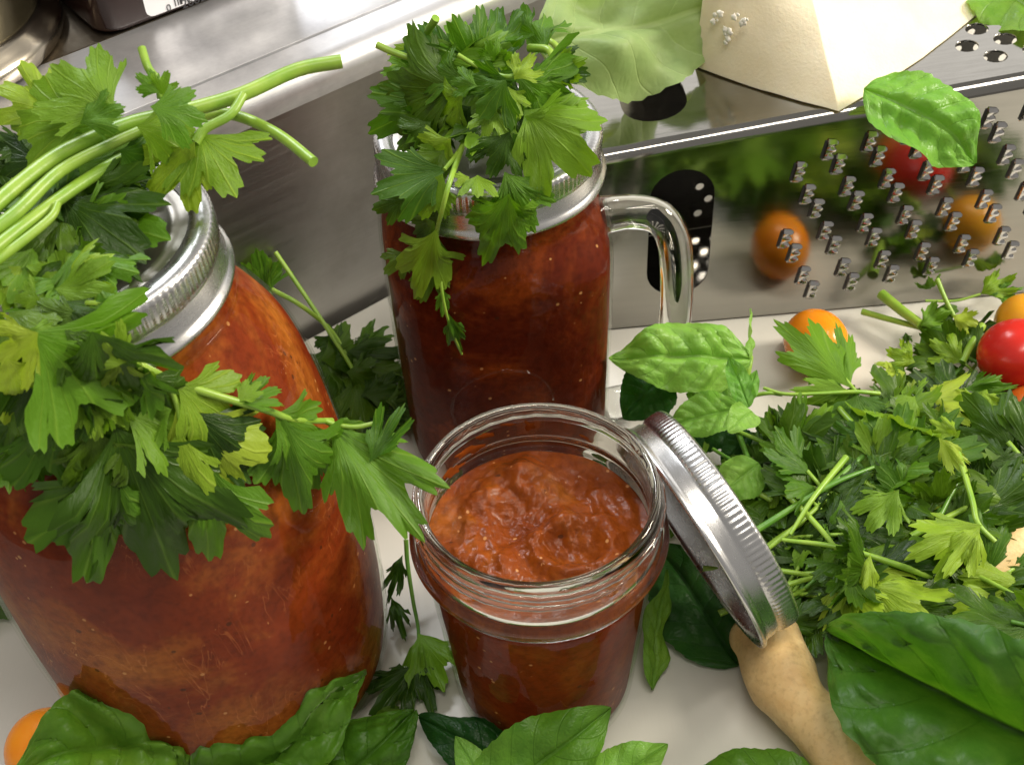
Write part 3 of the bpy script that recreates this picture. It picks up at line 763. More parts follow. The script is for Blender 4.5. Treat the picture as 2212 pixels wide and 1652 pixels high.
LSs(Z4(1420, 940), Z4(1570, 815), 9, 10, wid=.55, mat=P_, cup=.6); LSs(Z4(1430, 945), Z4(1690, 860), 9, 10, wid=.55, mat=P_, cup=.4)
LSs(Z4(1060, 840), Z4(1420, 1060), 9, 6, wid=.9, mat=Y_, bend=-.3); LSs(Z4(1060, 960), Z4(1440, 1640), 8, 5, wid=.85, mat=Y_, bend=-.5, cup=-1.2)
LSs(Z4(1140, 990), Z4(1500, 1430), 7, 5, wid=.75, mat=D_, bend=-.4); LSs(Z4(1080, 1100), Z4(1060, 1680), 7, 5, wid=.6, mat=Y_)
LSs(Z4(1240, 1300), Z4(1250, 1900), 6, 4, wid=.8, mat=P_); LSs(Z4(1690, 1020), Z4(1820, 1630), 9, 6, wid=.62, mat=P_, cup=-1.4, bend=-.3); LSs(Z4(1860, 1060), Z4(2040, 1450), 9, 8, wid=.45, mat=P_)
LSs(Z4(1650, 1010), Z4(1900, 1200), 9, 8, wid=.8, mat=P_)
leaf(ps, far(*Z5(20, 1080)), far(*Z8(590, 310), -4), wid=.62, mat=P_, bend=-.25, cup=-.7, ruf=.2); leaf(ps, far(*Z5(250, 1300), -2), far(*Z5(465, 940), 2), wid=.42, mat=P_, cup=.8)
leaf(ps, far(*Z5(-10, 1060)), far(*Z5(250, 1180)), wid=.5, mat=P_, bend=-.3, roll=25)

# ---- parsley on the mug
pm = thing('parsley_bunch', 'bushy bright parsley bunch piled on the mug jar lid', 'parsley', MUG+Vector((0, 0, 131)))
for b, t, zb, zt, m, w_ in (((900, 420), (725, 85), 150, 168, P_, .95), ((850, 410), (415, 310), 152, 156, P_, .8), ((1000, 370), (950, 235), 155, 162, P_, .9), ((1010, 360), (1090, 320), 154, 158, P_, 1.3),
        ((780, 540), (315, 510), 150, 148, D_, 1.15), ((700, 570), (240, 800), 146, 134, P_, .8), ((1070, 470), (815, 480), 158, 156, P_, .75), ((1070, 480), (900, 720), 160, 150, P_, 1.1), ((1000, 640), (940, 840), 150, 144, P_, .9),
        ((1140, 460), (1440, 630), 156, 142, P_, 1.2), ((1330, 470), (1570, 350), 148, 156, P_, .6), ((1180, 660), (1600, 1060), 148, 134, P_, 1.0), ((1180, 700), (1560, 800), 148, 140, P_, .8),
        ((1090, 790), (970, 1075), 146, 134, D_, .9), ((1110, 800), (1240, 1000), 144, 134, P_, .8), ((740, 830), (570, 970), 142, 134, Y_, 1.1), ((620, 730), (430, 890), 142, 134, D_, .9),
        ((820, 560), (640, 680), 152, 142, P_, 1.0), ((860, 640), (720, 800), 146, 138, D_, 1.1), ((980, 760), (860, 980), 142, 134, D_, 1.1), ((1180, 560), (1340, 700), 146, 140, D_, 1.0), ((1130, 700), (1220, 900), 142, 135, D_, 1.1), ((700, 900), (560, 1060), 138, 134, D_, .9),
        ((1120, 480), (1240, 330), 158, 162, Y_, .9), ((880, 420), (620, 250), 150, 160, P_, .8), ((1240, 420), (1480, 480), 152, 150, P_, .9), ((1080, 520), (1160, 720), 156, 148, Y_, .8), ((800, 480), (560, 400), 154, 152, P_, .8), ((560, 300), (360, 460), 148, 142, Y_, .8),
        ((900, 520), (720, 480), 158, 158, P_, .8)):
    rg = random.Random(b[0]*7+b[1])
    leaf(pm, at(*Z2(*b), zb), at(*Z2(*t), zt), wid=w_, mat=m, face=.15, roll=rg.uniform(-18, 18), bend=rg.uniform(-.9, -.2), cup=rg.uniform(-1.0, .2), ruf=.2)
for b, t, l0, l1, m, w_ in (((1060, 1030), (1245, 1400), 9, 6, P_, .8), ((1090, 1160), (925, 1595), 10, 6, P_, .55), ((1080, 1170), (1140, 1500), 9, 6, P_, .5), ((850, 1060), (760, 1120), 8, 6, Y_, 1.0), ((900, 1050), (900, 1190), 8, 6, P_, 1.1)):
    leaf(pm, on(*Z2(*b), l0), on(*Z2(*t), l1), wid=w_, mat=m, face=.05, bend=-.3, cup=-.8)
stem(pm, [at(*Z2(295, 270), 158), at(*Z2(420, 325), 156), at(*Z2(700, 420), 152), at(*Z2(900, 520), 148)], 1.1, .9); stem(pm, [at(*Z2(650, 110), 166), at(*Z2(600, 235), 158), at(*Z2(760, 420), 150)], 1.3, 1.0)
stem(pm, [at(*Z2(780, 330), 160), at(*Z2(900, 400), 157), at(*Z2(1060, 460), 158), at(*Z2(1180, 440), 158)], .7, .7); stem(pm, [at(*Z2(1210, 290), 152), at(*Z2(1320, 300), 154), at(*Z2(1345, 370), 152), at(*Z2(1300, 450), 148)], 1.3, 1.0)
rg = random.Random(31)
for k in range(16):
    a = rg.uniform(0, 6.28); b = MUG+Vector((rg.uniform(-16, 16), rg.uniform(-16, 16), rg.uniform(135, 141)))
    leaf(pm, b, b+Vector((math.cos(a), math.sin(a), rg.uniform(-.15, .25)))*rg.uniform(17, 25), wid=rg.uniform(.8, 1.1), mat=D_ if k % 2 else P_, face=.4, roll=rg.uniform(-25, 25), bend=rg.uniform(-.6, 0), cup=rg.uniform(-.9, .2), ruf=.2)
for k in range(9):
    b = MUG+Vector((rg.uniform(-20, 20), rg.uniform(-8, 18), rg.uniform(146, 156))); a = rg.uniform(0, 6.28)
    leaf(pm, b, b+Vector((math.cos(a), math.sin(a), rg.uniform(-.2, .6)))*rg.uniform(13, 20), wid=rg.uniform(.6, .9), mat=P_, face=.3, roll=rg.uniform(-35, 35), bend=rg.uniform(-.9, -.2), cup=rg.uniform(-.9, .2), ruf=.2)
pt = thing('parsley_sprig', 'thin parsley sprig trailing down the front of the mug jar', 'parsley', on(*Z2(700, 1200), 0))
stem(pt, [at(*Z2(840, 780), 140), on(*Z2(780, 960), 9), on(*Z2(730, 1100), 9), on(*Z2(690, 1250), 8), on(*Z2(655, 1400), 7), on(*Z5(665, 60), 6), on(*Z5(690, 300), 5), on(*Z5(735, 480), 5), on(*Z5(805, 650), 4)], .95, .35)
stem(pt, [on(*Z2(700, 1020), 10), on(*Z2(750, 960), 10), on(*Z2(810, 880), 10)], .6, .8)
for b, t, l0, l1, m, w_, cp in ((Z2(690, 1040), Z2(560, 1330), 10, 8, P_, .7, -.5), (Z2(655, 1370), Z5(520, 320), 8, 5, P_, .52, -.8), (Z5(650, 90), Z5(555, 350), 5, 4, D_, .7, -.3), (Z5(680, 90), Z5(745, 135), 5, 4, P_, .8, 0), (Z5(690, 250), Z5(690, 430), 4, 4, P_, .4, 0), (Z5(720, 400), Z5(800, 640), 5, 4, P_, .28, 0), (Z2(640, 1330), Z2(540, 1420), 6, 5, D_, .9, 0)):
    leaf(pt, on(*b, l0), on(*t, l1), wid=w_, mat=m, face=.05, bend=-.3, cup=cp)

q1 = on(*Z2(650, 1030), 9); q1d = (q1-CAM).length
def mfar(x, y, dd=0): return CAM+ray(x, y)*(q1d+dd)
leaf(pt, mfar(*Z2(710, 1010)), mfar(*Z2(255, 1170), -2), wid=.72, mat=P_, face=.05, bend=-.3, cup=-.4)
leaf(pt, mfar(*Z2(470, 1190), 6), mfar(*Z2(265, 1265), 8), wid=1.0, mat=D_, face=.05)
leaf(pt, mfar(*Z5(480, 40), 26), mfar(*Z5(335, 175), 26), wid=.9, mat=D_, face=.05)
# ---- sprigs on the board between the jars
pk = thing('parsley_sprig', 'dark parsley sprig lying behind the large jar near the steel wall', 'parsley', at(780, 850, 0))
stem(pk, [at(595, 545, 46), at(660, 640, 34), at(720, 730, 22), at(775, 820, 10), at(800, 880, 4)], .9, .8); stem(pk, [at(588, 626, 40), at(650, 660, 36), at(720, 720, 20), at(760, 800, 10), at(780, 870, 3)], 1.0, .7)
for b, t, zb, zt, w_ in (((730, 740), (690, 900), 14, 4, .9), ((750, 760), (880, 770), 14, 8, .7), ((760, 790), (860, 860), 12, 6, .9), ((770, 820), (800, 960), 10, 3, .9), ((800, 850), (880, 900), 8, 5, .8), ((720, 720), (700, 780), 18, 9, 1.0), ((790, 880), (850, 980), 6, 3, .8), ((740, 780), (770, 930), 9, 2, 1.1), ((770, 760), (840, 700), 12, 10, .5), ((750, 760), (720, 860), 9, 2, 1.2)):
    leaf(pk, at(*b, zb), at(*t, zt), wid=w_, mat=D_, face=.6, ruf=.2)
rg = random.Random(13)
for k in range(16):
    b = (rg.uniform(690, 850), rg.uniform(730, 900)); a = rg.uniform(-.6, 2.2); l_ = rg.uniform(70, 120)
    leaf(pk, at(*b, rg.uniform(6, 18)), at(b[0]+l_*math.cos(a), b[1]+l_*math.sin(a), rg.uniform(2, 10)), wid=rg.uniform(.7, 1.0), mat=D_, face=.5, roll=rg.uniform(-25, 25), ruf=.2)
leaf(pk, at(575, 640, 30), at(555, 535, 45), wid=.9, mat=P_); leaf(pk, at(590, 640, 30), at(520, 570, 40), wid=.9, mat=P_)
pc = thing('parsley_sprig', 'wilted parsley sprig on the board between large jar and open jar', 'parsley', at(902, 1400, 0))
stem(pc, [at(*Z8(470, 300), 22), at(*Z8(480, 450), 16), at(*Z8(515, 680), 9), at(*Z8(545, 850), 5), at(*Z8(535, 1050), 3)], .8, .5, M['stem_dark'])
for b, t, zb, zt, w_, m in ((Z8(450, 390), Z8(350, 700), 18, 8, .35, D_), (Z8(380, 640), Z8(470, 910), 9, 5, .35, D_), (Z8(545, 860), Z8(700, 1220), 8, 4, .75, P_), (Z8(530, 980), Z8(640, 1360), 6, 2, .5, D_), (Z8(520, 1050), Z8(260, 1400), 6, 3, .7, D_), (Z8(430, 1040), Z8(420, 1150), 6, 4, .9, D_), (Z8(300, 1300), Z8(420, 1440), 3, 2, .9, D_)):
    leaf(pc, at(*b, zb), at(*t, zt), wid=w_, mat=m, face=.5, ruf=.25)
pe = thing('parsley_sprig', 'parsley leaves on the board at the left photo edge beside the large jar', 'parsley', at(-30, 1300, 0))
leaf(pe, at(-60, 1290, 8), at(40, 1330, 3), mat=D_, face=.5); leaf(pe, at(-60, 1260, 10), at(24, 1240, 5), mat=P_, face=.5); stem(pe, [at(-140, 1280, 5), at(-60, 1280, 8)], .8, .8)

# ---- tomatoes
def tomato_obj(name, label, c, rx, rz, mat, ax=(0, 0, 0), scar=True):
    root = thing(name, label, 'tomato', c)
    v, f = lathe([(max(.05, rx*math.sin(R(a))*(1+.05*math.cos(R(a)))), -rz*math.cos(R(a))) for a in range(0, 181, 9)], 36)
    rm = Matrix.Rotation(ax[0], 3, 'X') @ Matrix.Rotation(ax[1], 3, 'Y'); rm = Matrix.Rotation(ax[2], 3, 'Z') @ rm
    obj('flesh', [rm @ p for p in v], f, mat, root, True)
    v, f = lathe([(.1, rz+.35), (.7, rz+.2), (1.2, rz-.25), (.1, rz-.6)], 12)
    obj('stem_scar', [rm @ p for p in v], f, M['stem_dark'], root, True)
    return root
def tz(x, y, r): 
    p = at(x, y, r); return Vector((p.x, p.y, r))
tomato_obj('grape_tomato', 'orange grape tomato against the grater, a parsley leaf across it', tz(1764, 737, 12.0), 12.0, 14.5, M['orange'], (R(70), 0, R(12)))
tomato_obj('cherry_tomato', 'shiny red cherry tomato at the right photo edge', tz(2206, 768, 24)+Vector((0, 0, 0)), 13.5, 15.5, M['red'], (R(80), 0, R(70)))
tomato_obj('cherry_tomato', 'yellow-orange cherry tomato behind the red one at right edge', tz(2222, 702, 13), 12, 13, M['yellow'], (R(80), 0, R(40)))
tomato_obj('cherry_tomato', 'rust-red tomato half under parsley below the red one at right edge', tz(2236, 905, 13), 12.5, 13, M['rust'], (R(60), 0, R(40)))
tomato_obj('grape_tomato', 'orange tomato under the basil leaf in the bottom left corner', tz(112, 1622, 12.5), 12.5, 14, M['orange'], (R(80), 0, R(60)))
# ---- ginger
gg = thing('ginger_root', 'knobbly tan ginger root running off the lower right below the lid band', 'ginger', at(1700, 1500, 0))
def gz(x, y, z): return at(x, y, z)
gpts = [gz(1640, 1345, 11.5), gz(1656, 1390, 11.5), gz(1682, 1450, 11.5), gz(1722, 1515, 11.2), gz(1788, 1580, 10.8), gz(1870, 1655, 10.6), gz(1960, 1740, 11), gz(2040, 1810, 11)]
v, f = tube(gpts, lambda t: (4 if t < .01 else 9.7+1.1*math.exp(-((t-.25)/.1)**2)+.5*math.sin(t*23)), 28, 8)
vv = []
for p in v: vv.append(p + (noise.noise_vector(p*.05)*1.2 + noise.noise_vector(p*.16)*.5))
obj('root_body', [Vector((p.x, p.y, max(p.z, .3))) for p in vv], f, M['ginger'], gg)
gk = thing('ginger_root', 'pale tan ginger lump glimpsed beneath the parsley at the right edge', 'ginger', at(2170, 1200, 0))
v, f = tube([gz(2050, 1330, 9), gz(2110, 1260, 12), gz(2180, 1190, 14), gz(2260, 1130, 12), gz(2320, 1090, 9)], lambda t: 5+9*math.sin(math.pi*min(max(t, .03), .97)), 24, 8)
obj('root_body', [Vector((p.x, p.y, max(p.z, .3))) + noise.noise_vector(p*.06)*1.0 + Vector((0, 0, .8)) for p in v], f, M['ginger'], gk)

# ---- cheese on the grater
ck = thing('cheese_wedge', 'pale cream cheese wedge resting on top of the grater', 'cheese', at(1810, 238, 97))
zt_ = 97.5
def onplate(x, y):
    z = 97.0
    for _ in range(6):
        p = at(x, y, z); z = ght((p-GA).dot(GN))+1.0
    return p
A_, B_, C_, D__ = onplate(1500, 143), onplate(1812, 240), onplate(2140, 6), onplate(1640, -60)
A2, B2, C2, D2 = at(1530, -110, zt_+40), at(1735, -85, zt_+34), at(2150, -330, zt_+30), at(1640, -260, zt_+40)
N1 = 14
def edge(p, q, bow, n=N1):
    d = (q-p); s = Vector((d.y, -d.x, 0)).normalized()
    return [p + d*(i/n) + s*(bow*4*(i/n)*(1-i/n)) for i in range(n)]
bot = edge(A_, B_, 2.0) + edge(B_, C_, 2.5) + edge(C_, D__, 0) + edge(D__, A_, 0)
top = edge(A2, B2, 1.0) + edge(B2, C2, 1.5) + edge(C2, D2, 0) + edge(D2, A2, 0)
vs_, fs = [], []; NL = 12; n = len(bot)
for k in range(NL+1):
    for i in range(n):
        p = bot[i].lerp(top[i], k/NL); vs_.append(p + noise.noise_vector(p*.09)*.3 + noise.noise_vector(p*.35)*.16)
for k in range(NL):
    for i in range(n): fs.append((k*n+i, k*n+(i+1) % n, (k+1)*n+(i+1) % n, (k+1)*n+i))
fs += [tuple(range(n))[::-1], tuple(NL*n+i for i in range(n))]
co = obj('cheese_body', vs_, fs, M['cheese'], ck, sharp=24, fix=True)
bv = co.modifiers.new('round', 'BEVEL'); bv.width = .0011; bv.segments = 3; bv.limit_method = 'ANGLE'; bv.angle_limit = R(40)
rg = random.Random(5)
for x, y in ((1572, 72), (1576, 82), (1570, 62), (1580, 66), (1612, 44), (1606, 48), (1553, 42), (1548, 30), (1560, 28), (1544, 45), (1590, 36), (1618, 40), (1571, 90), (1598, 30)):
    # crumb on the left face plane
    nn_ = (B_-A_).cross(A2-A_); nn_ = nn_ if nn_.dot(CAM-A_) > 0 else -nn_; nn_.normalize()
    d = ray(x, y); t = (A_-CAM).dot(nn_)/d.dot(nn_); c = CAM+d*t+nn_*1.2
    v, f = lathe([(max(.05, math.sin(R(a))), -math.cos(R(a))) for a in range(0, 181, 30)], 8)
    s = rg.uniform(.5, 1.3)
    obj('crumb', [c + (Vector(p)-nn_*(.55*Vector(p).dot(nn_)))*s*(1+.9*noise.noise(Vector(p)*1.9+c)) for p in v], f, M['crumb'], ck)

# ---- bottle and canister on the ledge
ba = at(272, 72, LZ+3.9); bx_ = (at(590, -48, LZ+3.9)-ba).normalized(); by_ = Vector((-bx_.y, bx_.x, 0))
bo = thing('bottle', 'dark square bottle with white barcode label on the steel ledge', 'bottle', ba)
def rrect(w_, d_, r, n=6):
    out = []
    for cx, cy, a0 in ((r, r, 180), (w_-r, r, 270), (w_-r, d_-r, 0), (r, d_-r, 90)):
        for k in range(n+1):
            a = R(a0+90*k/n); out.append((cx+r*math.cos(a), cy+r*math.sin(a)))
    return out
vs_, fs = [], []; lev = [(0.0, -2.2), (.8, -.6), (2.4, 0), (60, 0), (130, 0), (140, -3)]
for z, ins in lev:
    for x, y in rrect(80, 62, 9):
        cx, cy = 40, 31; k = 1+ins/40
        vs_.append(ba + bx_*(cx+(x-cx)*k-9) + by_*(cy+(y-cy)*k) + Vector((0, 0, z+.7)))
n = len(rrect(80, 62, 9))
for i in range(len(lev)-1):
    for j in range(n): fs.append((i*n+j, i*n+(j+1) % n, (i+1)*n+(j+1) % n, (i+1)*n+j))
fs += [tuple(range(n))[::-1], tuple((len(lev)-1)*n+j for j in range(n))]
obj('bottle_body', vs_, fs, M['bottle'], bo, sharp=50, fix=True)
def bf(u, z, o_=.25): return ba + bx_*(u-9) - by_*o_ + Vector((0, 0, z))
def onface(px, py):
    d = ray(px, py); t = (ba-CAM).dot(by_)/d.dot(by_); q = CAM+d*t-ba; return q.dot(bx_)+9, q.z
lu, lz_ = onface(318, 40)
pts = [bf(lu+x, lz_+y, .25) for x, y in rrect(58, 60, 3)]
obj('label', pts, [tuple(range(len(pts)))], M['label'], bo, smooth=False)
bars = [(0, .5), (.9, .35), (1.7, .8), (3.1, .4), (3.9, .4)]
x = lu+9.2; rg = random.Random(3)
b0u, b0z = onface(378, 14)
k = 0; x = b0u
while x < lu+54:
    wd = rg.choice((.35, .4, .7, 1.0)); p = [bf(x, b0z, .45), bf(x+wd, b0z, .45), bf(x+wd, b0z+30, .45), bf(x, b0z+30, .45)]
    if not (k in (3,)): obj('barcode_bar', [q + (Vector((0, 0, 2.6)) if k > 4 and i < 2 else Vector()) for i, q in enumerate(p)], [(0, 1, 2, 3)], M['ink'], bo, smooth=False)
    x += wd+rg.choice((.35, .45, .8)); k += 1
def text(s, u, z, size, parent):
    cu = bpy.data.curves.new('digits', 'FONT'); cu.body = s; cu.size = size*.001
    to = bpy.data.objects.new('tmp', cu); COL.objects.link(to)
    me = bpy.data.meshes.new_from_object(to.evaluated_get(bpy.context.evaluated_depsgraph_get())); bpy.data.objects.remove(to); bpy.data.curves.remove(cu)
    off = rootloc(parent)
    for v in me.vertices: v.co = (bf(u+v.co.x*1000, z+v.co.y*1000, .5)-off)*.001
    me.materials.clear(); me.materials.append(M['ink']); me.name = 'digits'
    o = bpy.data.objects.new('digits', me); COL.objects.link(o); o.parent = parent
u_, z_ = onface(360, 25); text('0', u_, z_, 3.8, bo)
u_, z_ = onface(393, 19); text('2682', u_, z_, 5.0, bo)
# canister
def fitcirc(pts):
    (x1, y1), (x2, y2), (x3, y3) = [(p.x, p.y) for p in pts]
    d = 2*(x1*(y2-y3)+x2*(y3-y1)+x3*(y1-y2))
    ux = ((x1*x1+y1*y1)*(y2-y3)+(x2*x2+y2*y2)*(y3-y1)+(x3*x3+y3*y3)*(y1-y2))/d
    uy = ((x1*x1+y1*y1)*(x3-x2)+(x2*x2+y2*y2)*(x1-x3)+(x3*x3+y3*y3)*(x2-x1))/d
    return Vector((ux, uy, 0)), math.hypot(x1-ux, y1-uy)
pc_, pr = fitcirc([at(136, 20, LZ+6), at(113, 105, LZ+6), at(22, 181, LZ+6)])
pc_.z = LZ+3.8
cn = thing('canister', 'round steel based dark canister in the top left corner on the ledge', 'canister', pc_)
v, f = lathe(smoothprof([(pr-4, .3), (pr-1, .6), (pr, 2.5), (pr-.3, 6), (pr-2.5, 9), (pr-5, 12)], 4) + [(pr-7, 13), (.5, 13)], 96); obj('base_ring', v, f, M['brassy'], cn, True, sharp=50)
v, f = lathe([(pr-6.5, 12), (pr-6.2, 15), (pr-5.6, 40), (pr-5.5, 120), (pr-9, 126), (.5, 127)], 96); obj('canister_body', v, f, M['potbody'], cn, True, sharp=50)

# ---- basil
def basil_leaf(label, b, t, name='basil_leaf', parent=None, gap=.6, **kw):
    if parent is None:
        parent = thing(name, label, 'basil', b)
    leaf(parent, b, t, 'b', face=kw.pop('face', .4), cup=kw.pop('cup', .2), ruf=kw.pop('ruf', .10), bend=kw.pop('bend', -.4), mat=kw.pop('mat', M['basil']), gap=gap, name='blade', **kw)
    return parent
Bs, BLt, BP, BD = M['basil'], M['basil_light'], M['basil_pale'], M['basil_dark']
def bstem(root, p0, p1, r=.9): stem(root, [p0, (p0+p1)/2+Vector((0, 0, .8)), p1], r, r*.9, M['stem'], 'stalk')
r_ = basil_leaf('crinkled basil leaf over the orange tomato in the bottom left corner', at(428, 1574, 22), at(28, 1676, 42), W=.38, mat=Bs, bend=-.7, cup=-.6, ruf=.3, pucker=.09)
r_ = basil_leaf('large upright basil leaf in front of the large jar, bottom edge', at(420, 1790, 12), at(792, 1452, 26), W=.30, mat=Bs, bend=-.3, cup=.7, pucker=.10, ruf=.18, roll=-12)
r_ = basil_leaf('curled basil leaf at the bottom edge between large jar and open jar', at(640, 1790, 10), at(886, 1540, 16), W=.34, mat=Bs, bend=-.5, cup=-.9, pucker=.11, ruf=.25, roll=15)
r_ = basil_leaf('dark basil leaf pointing left under the open jar front', at(1150, 1690, 8), at(905, 1549, 8), W=.24, mat=BD, bend=-.2, face=.6)
r_ = basil_leaf('smooth pointed basil leaf leaning on the open jar, bottom centre', at(1010, 1770, 14), at(1322, 1527, 30), W=.27, mat=Bs, bend=-.35, cup=.2, pucker=.012, roll=14)
r_ = basil_leaf('yellow-green basil leaf tip at the bottom edge, below dark pointed leaf', at(1060, 1720, 8), at(985, 1590, 14), W=.26, mat=BLt, bend=-.3)
r_ = basil_leaf('small light basil leaf at the bottom edge right of the open jar', at(1250, 1740, 6), at(1440, 1608, 16), W=.30, mat=BLt, bend=-.7, cup=-.8)
r_ = basil_leaf('basil leaf with pale rim at the bottom edge beside the ginger', at(1800, 1740, 6), at(1470, 1680, 6), W=.30, mat=Bs, bend=-.9, cup=-1.2)
r_ = basil_leaf('big folded basil leaf over the ginger in the lower right corner', at(2500, 1720, 32), at(1785, 1366, 22), W=.27, mat=M['basil_mid'], bend=-.3, cup=-3.0, fold=1.9, pucker=.08, ruf=.14, roll=-22)
r_ = basil_leaf('dark basil leaf on the board under the leaning lid band', at(1596, 1436, 3), at(1420, 1180, 5), W=.34, mat=BD, bend=-.3, face=.8)
r_ = basil_leaf('narrow bright basil leaf squeezed between open jar and lid band', at(1410, 1490, 3), at(1442, 1230, 26), W=.15, mat=Bs, bend=.3, roll=50)
r_ = basil_leaf('large pale basil leaf on the grater left of the cheese', at(1160, 96, 112), at(1600, 20, 104), W=.32, mat=BP, bend=-.3, cup=-.5, pucker=.03, ruf=.2, face=.3, push=False)
stem(r_, [at(1158, 92, 112), at(1185, 88, 116), at(1208, 110, 114), at(1205, 140, 108)], .9, 1.4, M['stem'], 'stalk')
r_ = basil_leaf('green basil leaf hanging over the grater edge below the cheese', at(1866, 192, 104), at(2124, 350, 82), W=.32, mat=BLt, bend=-.5, cup=.4, pucker=.05, ruf=.16, roll=-8, gap=1.0)
r_ = basil_leaf('basil leaf on the grater in the top right corner', at(2130, -60, 108), at(2300, 90, 106), W=.34, mat=Bs, bend=-.3, push=False)
# basil sprig in front of the grater
bsp = thing('basil_sprig', 'bright basil sprig with small top leaves beside the mug jar handle', 'basil', at(1600, 900, 0))
stem(bsp, [at(1600, 905, 20), at(1617, 800, 34), at(1622, 770, 36)], 1.1, .9); stem(bsp, [at(1560, 870, 18), at(1650, 850, 26), at(1690, 852, 26)], .8, .7)
for b, t, zb, zt, W_, m, kw in (((1622, 775), (1316, 775), 36, 40, .25, BLt, dict(bend=-.75, cup=-.7, pucker=.06, ruf=.2)), ((1440, 800), (1345, 905), 34, 18, .42, BD, dict(bend=-.2)), ((1600, 880), (1438, 922), 30, 24, .27, BLt, dict(cup=1.0, pucker=.05)),
        ((1618, 880), (1573, 770), 36, 44, .20, BLt, dict(cup=1.2)), ((1612, 870), (1634, 800), 36, 42, .22, BLt, dict(cup=.8)), ((1624, 888), (1572, 932), 36, 38, .34, BLt, dict(cup=1.4)), ((1618, 790), (1616, 668), 34, 46, .10, BLt, dict(roll=70)),
        ((1640, 1000), (1552, 1072), 22, 16, .42, BLt, dict(cup=-.6, pucker=.04)), ((1590, 905), (1450, 960), 16, 8, .32, BD, dict()), ((1600, 870), (1480, 850), 24, 20, .3, Bs, dict()), ((1620, 930), (1560, 1010), 20, 10, .3, BD, dict())):
    leaf(bsp, at(*b, zb+(8 if m is BLt else 0)), at(*t, zt+(8 if m is BLt else 0)), 'b', face=kw.pop('face', .3), W=W_*1.12, mat=m, **kw)
# ---- hero parsley leaf across the orange tomato
ph = thing('parsley_sprig', 'single flat parsley leaf spread across the orange tomato', 'parsley', at(1848, 848, 10))
zp = 30
stem(ph, [at(1650, 838, 26), at(1696, 851, 28), at(1770, 850, 29), at(1848, 846, 29), at(1900, 850, 26)], .6, .8)
stem(ph, [at(1850, 847, 29), at(1838, 832, 30), at(1815, 805, 30)], .7, .5)
for b, t, zb, zt, w_, m in (((1838, 838), (1668, 688), 30, 32, .38, P_), ((1838, 832), (1806, 696), 30, 34, .30, P_), ((1838, 844), (1703, 842), 29, 26, .36, P_), ((1852, 850), (1836, 962), 28, 18, .85, P_), ((1856, 852), (1912, 916), 28, 22, .55, P_), ((1840, 850), (1752, 862), 28, 22, .7, P_)):
    leaf(ph, at(*b, zb), at(*t, zt), wid=w_, mat=m, bend=-.2, cup=-.3, ruf=.05, push=False)

# ---- heap of parsley at right
lib = {}
for key in range(18):
    rg = random.Random(900+key); V, Fc, UV = [], [], []
    for ang, sc_, off in ((0, 1.0, .28), (R(58+rg.uniform(-8, 8)), .78, .12), (-R(58+rg.uniform(-8, 8)), .78, .12)):
        v, f, uv = parsley_unit(2000+key*5+int(ang*3), 4)
        v = deform(v, rg.uniform(-.9, .3), rg.uniform(-1.0, .3), .16, rg.uniform(-.5, .5), key+ang)
        rm = Matrix.Rotation(-ang, 3, 'Z') @ Matrix.Rotation(rg.uniform(-.4, .15), 3, 'X')
        b = len(V); V += [rm @ (Vector((p.x*1.18, p.y, p.z))*sc_*.62 + Vector((0, off*.5, 0))) for p in v]; Fc += [tuple(i+b for i in q) for q in f]; UV += uv
    v, f = tube([Vector((0, -.55, -.06)), Vector((0, -.2, .01)), Vector((0, .2, 0))], .020, 6, 3); nlf = len(Fc); b = len(V); V += v; Fc += [tuple(i+b for i in q) for q in f]; UV += [(.03, .1)]*len(v)
    for m in ('parsley', 'parsley_dark', 'parsley_yellow'):
        me = mesh('leaf', V, Fc, True, UV); me.materials.append(M[m]); me.materials.append(M['stem'] if key % 3 else M['stem_dark']); lib[(key, m)] = me
        for pq in me.polygons:
            if pq.index >= nlf: pq.material_index = 1
rg = random.Random(42)
def inheap(px, py):
    # outline of the heap in the photo
    top = 720 + (0 if px > 2000 else (2000-px)*.80)
    if px < 1700: top = 940+(1700-px)*1.0
    bot = 1290 + max(0, (px-1980))*.95
    lft = 1560 + max(0, py-1000)*.42
    return px > lft and top < py < bot
heap_label = 'parsley sprig tangled in the dark green heap at right'
nsp = 0
